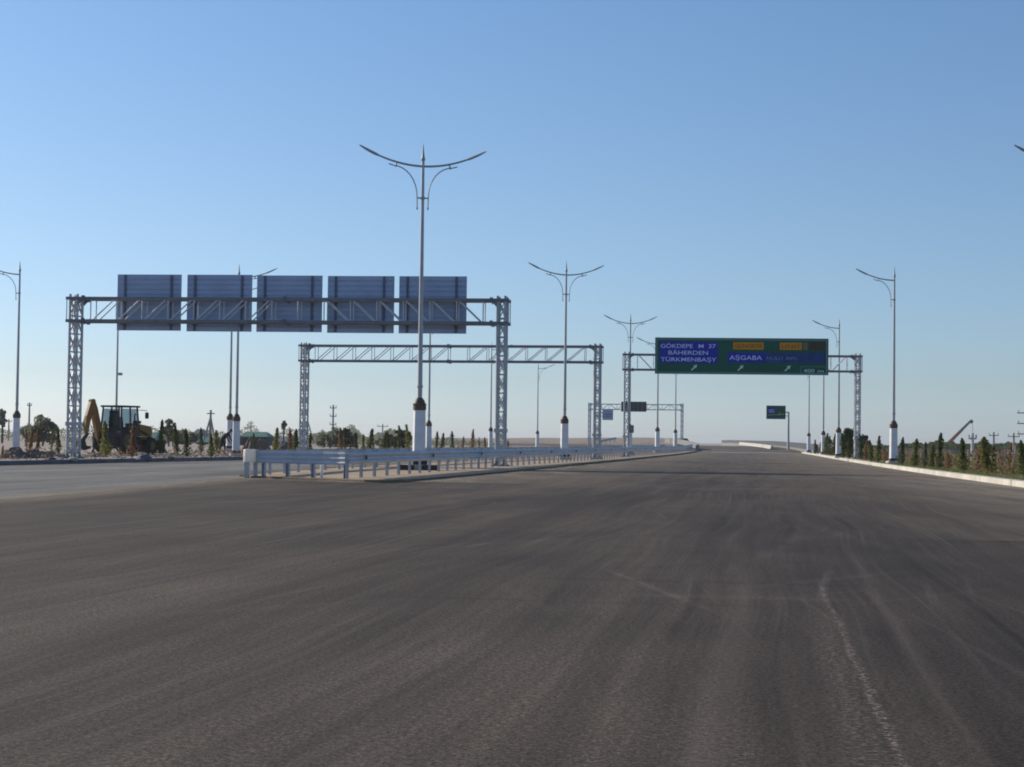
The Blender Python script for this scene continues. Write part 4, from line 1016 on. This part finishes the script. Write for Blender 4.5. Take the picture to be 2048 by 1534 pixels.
mound(95, 74, 34, 899, 'small dark soil heap before the cone-shaped conifer', 9)
mound(120, 74, 30, 905, 'lowest dark soil heap beside the nearest gantry tower foot', 11)
mound(190, 80, 50, 905, 'crumbly pale soil heap under the backhoe boom', 13)
mound(506, 108, 46, 874, 'large dark soil heap right of the worker lamp, under the green roof', 17, deep=2.5)
mound(524, 112, 34, 874, 'peaked black soil heap behind the white drum', 19, deep=2.5)
mound(568, 115, 48, 881, 'flat-topped dark soil heap left of the empty gantry left tower', 23, deep=2.5)
def stone(px, Y, s, mt, label, z, seed, cat='stone', name='stone'):
    bm = bmesh.new(); bmesh.ops.create_icosphere(bm, subdivisions=2, radius=1)
    for v in bm.verts: v.co *= 1 + .35 * noise.noise(v.co * 1.3 + Vector((seed, 0, 0)))
    me = bpy.data.meshes.new(name); bm.to_mesh(me); bm.free(); me.materials.append(M[mt]); o = bpy.data.objects.new(name, me); COL.objects.link(o)
    b = at(px, 900, Y); o.location = (b.x, Y, z); o.scale = (s, s * .8, s * .5); return tag(o, label, cat)
stone(114, 66.6, .16, 'white', 'white lump of rubble on the kerb left of the nearest gantry tower', .2, 1)
stone(147, 67.0, .2, 'kerb_white', 'pale sack shaped stone at the foot of the nearest gantry tower', .2, 2)
stone(276, 72.6, .11, 'white', 'small white stone on the kerb below the backhoe bonnet', .19, 3)
stone(104, 66.2, .15, 'machine_dark', 'dark stone beside the white rubble lump on the kerb', .2, 4)
stone(484, 49.5, .05, 'soil', 'small dark stone on the side road left of the white drum', .02, 5)
stone(342, 75.5, .16, 'soil', 'brown clod on the verge right of the backhoe', .17, 6)
stone(290, 74.2, .34, 'kerb_grey', 'low grey sack of cement at the kerb below the loader bucket', .18, 7)

# ------------------------------------------------------------------ backhoe
def wheel(r, w, parent, loc):
    t = MB(); n = 28; o = MB()
    prof = [(r * .55, -w / 2), (r * .92, -w / 2), (r, -w * .32), (r, w * .32), (r * .92, w / 2), (r * .55, w / 2)]
    for a in range(n):
        an = 2 * math.pi * a / n; rr = 1.0 + (.03 if a % 2 else 0)
        for q, y in prof: t.v.append((q * math.cos(an) * (rr if q > r * .9 else 1), y, q * math.sin(an) * (rr if q > r * .9 else 1)))
    m_ = len(prof)
    for a in range(n):
        for k in range(m_ - 1): b = (a + 1) % n; t.f.append((a * m_ + k, a * m_ + k + 1, b * m_ + k + 1, b * m_ + k))
    tr = t.build('wheel', M['tyre'], parent); tr.location = loc
    o.tube([(0, -w * .36, 0), (0, w * .36, 0)], r * .57, 20); o.tube([(0, -w * .44, 0), (0, w * .44, 0)], r * .2, 10); o.build('rim', M['rim'], tr)
BX = at(243, 900, 93)
bh = thing('backhoe_loader', 'yellow backhoe loader with a black cab digging in the dust beside the side road', 'backhoe', (BX.x, 93, .13), R(64), s=.96)
mb = MB(); mb.box((.55, 0, .75), (3.1, .75, .45)); mb.box((-.9, 0, .8), (.5, 1.3, .7)); mb.box((-1.2, 0, .75), (.18, 2.0, .9)); mb.build('chassis', M['machine_dark'], bh, bevel=.03)
mb = MB(); mb.side([(.75, 1.0), (2.15, 1.0), (2.2, 1.25), (2.1, 1.55), (.75, 1.72)], -.42, .42); mb.build('bonnet', M['cat_yellow'], bh, bevel=.04)
mb = MB(); mb.side([(-1.0, 1.0), (.72, 1.0), (.72, 1.25), (.35, 1.42), (-1.0, 1.42)], -.72, .72); mb.build('body', M['machine_dark'], bh, bevel=.03)
cab = MB()
for x, x2 in ((-.95, -.85), (.62, .5), (-.12, -.12)):
    for y in (-.68, .68): cab.tube([(x, y, 1.40), (x2, y * .93, 2.58)], .05, 6)
cab.box((-.16, 0, 2.63), (1.62, 1.45, .10)); cab.box((-.16, 0, 1.42), (1.62, 1.42, .08))
cab.box((-.55, 0, 1.75), (.5, .55, .6)); cab.box((-.72, 0, 2.1), (.14, .5, .6)); cab.tube([(.1, 0, 1.4), (.0, 0, 2.0)], .04, 6)
cb = cab.build('cab', M['machine_dark'], bh)
gl = MB()
for y in (-.655, .655):
    gl.box((-.52, y, 2.0), (.72, .012, 1.02)); gl.box((.22, y, 2.0), (.60, .012, 1.02))
gl.box((-.93, 0, 2.0), (.012, 1.2, 1.0)); gl.box((.60, 0, 2.05), (.012, 1.2, .95)); gl.build('window', M['glass'], cb)
mi = MB(); mi.tube([(.55, -.66, 2.45), (.95, -.95, 2.42), (.95, -.95, 2.3)], .018, 5); mi.box((.95, -.96, 2.15), (.07, .2, .34)); mi.build('mirror', M['machine_dark'], cb)
ex = MB(); ex.tube([(1.35, .2, 1.55), (1.35, .2, 2.15), (1.42, .2, 2.25)], .045, 8); ex.box((1.0, -.25, 1.78), (.35, .3, .16)); ex.build('exhaust', M['machine_dark'], bh)
for y in (-.72, .72): wheel(.72, .44, bh, (-.62, y, .72)); wheel(.46, .32, bh, (1.72, y * .95, .46))
ld = MB()
for y in (-.5, .5):
    ld.tube([(.75, y, 1.45), (1.6, y, 1.18), (2.45, y, .50)], [.09, .10, .08], 6); ld.tube([(1.0, y, .9), (1.9, y, .85)], .05, 6)
lo = ld.build('loader_arm', M['cat_yellow'], bh)
bk = MB(); bk.side([(2.4, .12), (3.05, .05), (2.7, .16), (2.52, .35), (2.6, .75), (2.45, .78), (2.38, .4)], -1.05, 1.05); bk.build('loader_bucket', M['machine_dark'], lo)
bm_ = MB()
def bar(mbx, pts, ws, th): 
    for (a, b_), (wa, wb) in zip(zip(pts, pts[1:]), zip(ws, ws[1:])):
        a = Vector(a); b_ = Vector(b_); d = (b_ - a).normalized(); n = Vector((-d.z, 0, d.x))
        mbx.side([((a - n * wa).x, (a - n * wa).z), ((b_ - n * wb).x, (b_ - n * wb).z), ((b_ + n * wb).x, (b_ + n * wb).z), ((a + n * wa).x, (a + n * wa).z)], -th, th)
bar(bm_, [(-1.15, 0, .5), (-1.28, 0, 1.45), (-1.55, 0, 2.45), (-1.70, 0, 2.98)], [.15, .18, .19, .12], .13)
bo = bm_.build('boom', M['cat_yellow'], bh)
st_ = MB(); bar(st_, [(-1.62, 0, 2.98), (-1.92, 0, 2.0), (-2.06, 0, 1.1)], [.13, .16, .10], .11); st_.build('dipper_stick', M['cat_yellow'], bo)
bu = MB(); bu.side([(x_ + .33, z_) for x_, z_ in [(-2.3, 1.15), (-2.6, 1.1), (-2.95, .7), (-2.9, .35), (-2.6, .2), (-2.25, .3), (-2.2, .42), (-2.5, .45), (-2.6, .75)]], -.32, .32); bu.build('digging_bucket', M['machine_dark'], bo)
cy = MB(); cy.tube([(-1.38, .17, 1.8), (-1.75, .17, 2.55)], .05, 6); cy.tube([(-1.95, .14, 2.2), (-2.25, .14, 1.2)], .04, 6); cy.build('hydraulic_ram', M['galv'], bo)
_p = Vector((-1.15, 0, 0)); bo.matrix_local = Matrix.Translation(_p + Vector((0, .62, 0))) @ Matrix.Rotation(R(-16), 4, 'Z') @ Matrix.Translation(-_p)
sb_ = MB()
for y in (-1, 1): sb_.tube([(-1.2, y * .6, .9), (-1.25, y * 1.05, .08)], .07, 6); sb_.box((-1.25, y * 1.08, .05), (.3, .3, .06))
sb_.build('stabiliser', M['machine_dark'], bh)

# ------------------------------------------------------------------ stooping worker
def person(px, Y, label):
    b = at(px, 900, Y); t = thing('person', label, 'person', (b.x, Y, .13), R(-8), s=.92)
    J = {'pel': (-.08, 0, .92), 'sp1': (.02, 0, 1.06), 'sp2': (.16, 0, 1.20), 'neck': (.27, 0, 1.30), 'hd': (.335, 0, 1.345), 'hd2': (.43, 0, 1.40),
         'hl': (-.07, .1, .87), 'kl': (.05, .14, .48), 'al': (-.03, .16, .09), 'tl': (.14, .17, .04), 'hr': (-.07, -.1, .87), 'kr': (-.12, -.15, .48), 'ar': (-.24, -.16, .09), 'tr': (-.08, -.17, .04),
         'sl': (.25, .18, 1.24), 'el': (.34, .22, .97), 'wl': (.50, .17, .78), 'sr': (.25, -.18, 1.24), 'er': (.30, -.24, .97), 'wr': (.46, -.18, .74)}
    rad = {'pel': .145, 'sp1': .14, 'sp2': .15, 'neck': .06, 'hd': .085, 'hd2': .10, 'hl': .095, 'kl': .068, 'al': .048, 'tl': .04, 'hr': .095, 'kr': .068, 'ar': .048, 'tr': .04, 'sl': .07, 'el': .05, 'wl': .034, 'sr': .07, 'er': .05, 'wr': .034}
    E = [('pel', 'sp1'), ('sp1', 'sp2'), ('sp2', 'neck'), ('neck', 'hd'), ('hd', 'hd2'), ('pel', 'hl'), ('hl', 'kl'), ('kl', 'al'), ('al', 'tl'), ('pel', 'hr'), ('hr', 'kr'), ('kr', 'ar'), ('ar', 'tr'), ('sp2', 'sl'), ('sl', 'el'), ('el', 'wl'), ('sp2', 'sr'), ('sr', 'er'), ('er', 'wr')]
    for side, wv in (('l', 'wl'), ('r', 'wr')):
        w0 = Vector(J[wv]); J['p' + side] = w0 + Vector((.06, 0, -.05)); rad['p' + side] = .034; E.append((wv, 'p' + side)); sg = 1 if side == 'l' else -1
        for fi in range(4):
            k1, k2 = 'f%s%d' % (side, fi), 'g%s%d' % (side, fi); J[k1] = J['p' + side] + Vector((.035, (fi - 1.5) * .02, -.035)); J[k2] = J[k1] + Vector((.01 - .003 * fi, 0, -.04)); rad[k1] = .0095; rad[k2] = .008
            E += [('p' + side, k1), (k1, k2)]
        kt = 't_' + side; J[kt] = w0 + Vector((.03, -sg * .045, -.06)); rad[kt] = .010; E.append((wv, kt))
    keys = list(J); me = bpy.data.meshes.new('body'); me.from_pydata([tuple(J[k_]) for k_ in keys], [(keys.index(a), keys.index(b_)) for a, b_ in E], [])
    o = bpy.data.objects.new('body', me); COL.objects.link(o)
    sk = o.modifiers.new('s', 'SKIN'); 
    for i, k_ in enumerate(keys): me.skin_vertices[0].data[i].radius = (rad[k_], rad[k_])
    me.skin_vertices[0].data[0].use_root = True
    ss = o.modifiers.new('d', 'SUBSURF'); ss.levels = 2; ss.render_levels = 2
    dg = bpy.context.evaluated_depsgraph_get(); me2 = bpy.data.meshes.new_from_object(o.evaluated_get(dg)); bpy.data.objects.remove(o)
    me2.materials.clear(); me2.materials.append(M['cloth']); me2.materials.append(M['skin'])
    hd = (Vector(J['hd']) + Vector(J['hd2'])) / 2
    for p in me2.polygons:
        c_ = p.center; p.use_smooth = True
        p.material_index = 1 if ((c_ - Vector(J['hd2'])).length < .15 and c_.x > .30) or min((c_ - Vector(J['pl'])).length, (c_ - Vector(J['pr'])).length) < .085 else 0
    o = bpy.data.objects.new('body', me2); COL.objects.link(o); o.parent = t
    h = MB(); h.lathe([(.118, -.02), (.125, .03), (.11, .09), (.06, .13), (.01, .14)], 14); ho = h.build('hair', M['machine_dark'], t, smooth=True); ho.location = Vector(J['hd2']) + Vector((0.0, 0, .015)); ho.rotation_euler = (0, R(10), 0)
    f_ = MB(); 
    for y in (-.035, .035): f_.tube([Vector(J['hd2']) + Vector((.085, y, -.005)), Vector(J['hd2']) + Vector((.10, y, -.008))], .011, 6)
    f_.tube([Vector(J['hd2']) + Vector((.09, 0, -.005)), Vector(J['hd2']) + Vector((.115, 0, -.045))], [.012, .018], 6)
    f_.box(Vector(J['hd2']) + Vector((.088, 0, -.075)), (.01, .05, .012)); f_.build('face', M['skin'], t)
    return t
person(447, 97, 'worker in dark clothes stooping forward with hanging arms beside the lamp plinth')

# ------------------------------------------------------------------ village, poles, crane
def house(px0, px1, Y, eave, ridge, roofm, wallm, label, dep=6, z=0.0, hip=.25):
    a, b_ = at(px0, 890, Y), at(px1, 890, Y); W = b_.x - a.x; ze, zr = at(px0, eave, Y).z - z, at(px0, ridge, Y).z - z
    t = thing('house', label, 'house', ((a.x + b_.x) / 2, Y, z))
    MB().box((0, dep / 2, ze / 2), (W * .94, dep, ze)).build('wall', M[wallm], t)
    hx = W / 2 * (1 - hip); r = MB()
    r.add([(-W / 2, -.3, ze), (W / 2, -.3, ze), (W / 2, dep + .3, ze), (-W / 2, dep + .3, ze), (-hx, dep / 2, zr), (hx, dep / 2, zr)], [(0, 1, 5, 4), (1, 2, 5), (2, 3, 4, 5), (3, 0, 4), (3, 2, 1, 0)])
    r.build('roof', M[roofm], t)
    for i in range(2 + int(W // 5)):
        n = 2 + int(W // 5); f = MB(); f.box((-W * .45 + W * .9 * (i + .5) / n, -.02, ze * .55), (.9, .06, min(1.1, ze * .45))); f.build('window', M['machine_dark'], t)
    return t
house(262, 312, 215, 876, 864, 'roof_g', 'wall_w', 'long white house with a green roof behind the backhoe')
house(380, 405, 230, 871, 857.5, 'roof_b', 'wall_w', 'house with a grey hipped roof right of the backhoe', hip=.45)
house(392, 420, 215, 884, 874, 'roof_g', 'wall_w', 'low white shed with a greenish roof under the A-frame pole')
house(476, 536, 205, 873, 863, 'roof_g', 'wall_d', 'hut with a bright green roof right of the stooping worker', hip=.3)
house(530, 606, 220, 884, 872, 'roof_b', 'wall_d', 'low grey roofed shed left of the empty gantry left tower', hip=.15)
house(655, 712, 195, 889, 885, 'wall_w', 'wall_w', 'low white wall like shed under the olive tree', dep=2)
def upole(px, Y, topy, label, arms=1, armw=1.4, mt='wood', lean=0.0, z=0.0, name='utility_pole'):
    b = at(px, 880, Y); h = at(px, topy, Y).z - z; t = thing(name, label, 'utility pole', (b.x, Y, z))
    MB().tube([(0, 0, 0), (lean, 0, h)], [.13, .085], 8).build('pole', M[mt], t, smooth=True)
    for i in range(arms):
        zz = h - .35 - i * .9; a = MB(); a.box((lean, 0, zz), (armw, .08, .09)); ao = a.build('crossarm', M['wood'], t)
        for q in (-.45, .45): MB().lathe([(.05, 0), (.06, .12), (.03, .2)], 8, (lean + armw * q, 0, zz + .06)).build('insulator', M['wall_w'], ao)
    return t
upole(57.5, 200, 805, 'bare grey utility pole right of the dusty lamp pillar at far left', 1, .5)
upole(17, 240, 838, 'thin distant pole at the far left edge', 1, .8)
upole(665.5, 190, 809.5, 'tall utility pole with three short crossarms above the olive tree', 3, .7)
upole(501.5, 260, 842, 'thin distant pole above the green roofed hut', 1, .7)
upole(765, 260, 848, 'thin distant utility pole above the round dark tree', 1, 1.6)
upole(629, 250, 842, 'leaning thin pole left of the olive tree', 0, lean=-1.0)
upole(1945, 110, 866, 'thick pale concrete pole right of the crane hook cable', 1, .5, mt='conc')
upole(1987.5, 180, 864, 'utility pole with one crossarm left of the bushy wood', 1, 1.0)
upole(2027.5, 175, 866, 'utility pole with one crossarm nearest the right edge', 1, 1.2)
upole(2062, 150, 818, 'tall power pole at the right edge with three crossarms reaching into view', 3, 2.4, mt='conc')
t = thing('utility_pole', 'A-frame utility pole with two slanting legs right of the backhoe', 'utility pole', (at(418, 880, 200).x, 200, 0))
h = at(420, 820, 200).z
mb = MB(); mb.tube([(.1, 0, 0), (.15, 0, h)], [.16, .12], 8); mb.build('pole', M['wood'], t, smooth=True)
for x in (-.75, .78): MB().tube([(x, 0, 0), (.13, .05, h * .82)], .10, 7).build('leg', M['wood'], t, smooth=True)
mb = MB(); mb.box((.15, 0, h - .4), (.9, .12, .12)); mb.build('crossarm', M['wood'], t)
# crane far right
Yc = 300; b = at(1893, 900, Yc)
t = thing('crane_truck', 'faded red mobile crane with its boom raised to the right behind the right saplings', 'crane', (b.x, Yc, 0))
mb = MB(); mb.box((-1.2, 0, .95), (6.4, 2.2, .5)); mb.box((-.3, 0, 1.5), (2.6, 2.0, .6)); mb.build('chassis', M['crane'], t, bevel=.04)
mb = MB(); mb.box((-2.6, 0, 1.35), (1.4, 2.1, .9)); cbx = mb.build('cab', M['crane'], t, bevel=.1)
MB().box((-2.6, -1.06, 1.5), (1.0, .03, .4)).build('window', M['glass'], cbx)
for x in (-3.6, -1.2, .2, 1.4):
    for y in (-1.0, 1.0): wheel(.5, .35, t, (x, y, .5))
tip = at(1941, 842, Yc) - Vector((b.x, Yc, 0)); base = Vector((.1, 0, 1.4))
d = tip - base
mb = MB(); mb.tube([base, base + d * .62], [.42, .34], 4); bo = mb.build('boom', M['crane'], t)
MB().tube([base + d * .60, tip], [.30, .24], 4).build('boom_extension', M['galv_dark'], bo)
mb = MB(); mb.tube([tip + Vector((-.1, 0, .1)), tip + Vector((.35, 0, -.25))], .3, 8); mb.build('boom_head', M['galv_dark'], bo)
hk = tip + Vector((.33, 0, -.3)); mb = MB(); mb.tube([hk, hk + Vector((.15, 0, -3.4))], .03, 5); mb.lathe([(.05, -3.9), (.16, -3.7), (.12, -3.4)], 8, (hk.x + .15, 0, hk.z)); mb.build('hook_cable', M['machine_dark'], bo)
# ------------------------------------------------------------------ light, sky, haze
SUN_EL, SUN_AZ = 22.0, -58.0     # azimuth measured from +Y towards +X
w = bpy.data.worlds.new("World"); sc.world = w; w.use_nodes = True; nt = w.node_tree
sky = nt.nodes.new('ShaderNodeTexSky'); sky.sky_type = 'NISHITA'; sky.sun_disc = False
sky.sun_elevation = R(SUN_EL); sky.sun_rotation = R(SUN_AZ); sky.altitude = 200; sky.air_density = .85; sky.dust_density = .6; sky.ozone_density = 6.0
bg = nt.nodes['Background']; bg.inputs['Strength'].default_value = .148
hs = nt.nodes.new('ShaderNodeHueSaturation'); hs.inputs['Saturation'].default_value = .92
nt.links.new(sky.outputs[0], hs.inputs['Color']); tcw = nt.nodes.new('ShaderNodeTexCoord'); sxw = nt.nodes.new('ShaderNodeSeparateXYZ'); nt.links.new(tcw.outputs['Generated'], sxw.inputs[0])
mrw = nt.nodes.new('ShaderNodeMapRange'); mrw.inputs['From Max'].default_value = .25; nt.links.new(sxw.outputs[2], mrw.inputs['Value'])
crw = nt.nodes.new('ShaderNodeValToRGB'); nt.links.new(mrw.outputs[0], crw.inputs[0])      # tints the sky by elevation, brighter and bluer at the horizon
for i_, (p_, c_) in enumerate(((0, (1.08, 1.09, 1.19)), (.14, (.96, .91, .90)), (.5, (.98, .955, .90)), (1, (.94, 1.01, .98)))):
    e_ = crw.color_ramp.elements[i_] if i_ < 2 else crw.color_ramp.elements.new(p_)
    e_.position = p_; e_.color = (*[q_ / 1.2 for q_ in c_], 1)
vmw = nt.nodes.new('ShaderNodeVectorMath'); vmw.operation = 'MULTIPLY'; nt.links.new(hs.outputs[0], vmw.inputs[0]); nt.links.new(crw.outputs[0], vmw.inputs[1])
nt.links.new(vmw.outputs[0], bg.inputs['Color'])
sl = bpy.data.lights.new('sun', 'SUN'); sl.energy = 4.1; sl.angle = R(.6); sl.color = (1, .88, .71)
so = bpy.data.objects.new('sun', sl); COL.objects.link(so)
sd = Vector((math.sin(R(SUN_AZ)) * math.cos(R(SUN_EL)), math.cos(R(SUN_AZ)) * math.cos(R(SUN_EL)), math.sin(R(SUN_EL))))
so.rotation_euler = (-sd).to_track_quat('-Z', 'Y').to_euler(); so.location = sd * 50
hz = MB(); hz.box((0, 3400, 6.6), (7000, 7200, 16.4)); hmat, hnt, hb = newmat('haze_air'); hnt.nodes.remove(hb)
pv = hnt.nodes.new('ShaderNodeVolumePrincipled'); pv.inputs['Color'].default_value = (.86, .90, .95, 1); pv.inputs['Density'].default_value = HAZE; pv.inputs['Anisotropy'].default_value = .3
hnt.links.new(pv.outputs[0], hnt.nodes['Material Output'].inputs['Volume'])
tag(hz.build('haze', hmat), kind='stuff')
sc.view_settings.view_transform = 'Standard'; sc.view_settings.look = 'None'; sc.view_settings.exposure = 0.15; sc.view_settings.gamma = 1
sc.render.engine = 'CYCLES'; sc.cycles.use_denoising = True; sc.cycles.max_bounces = 6; sc.cycles.transparent_max_bounces = 8
sc.cycles.filter_width = 1.9
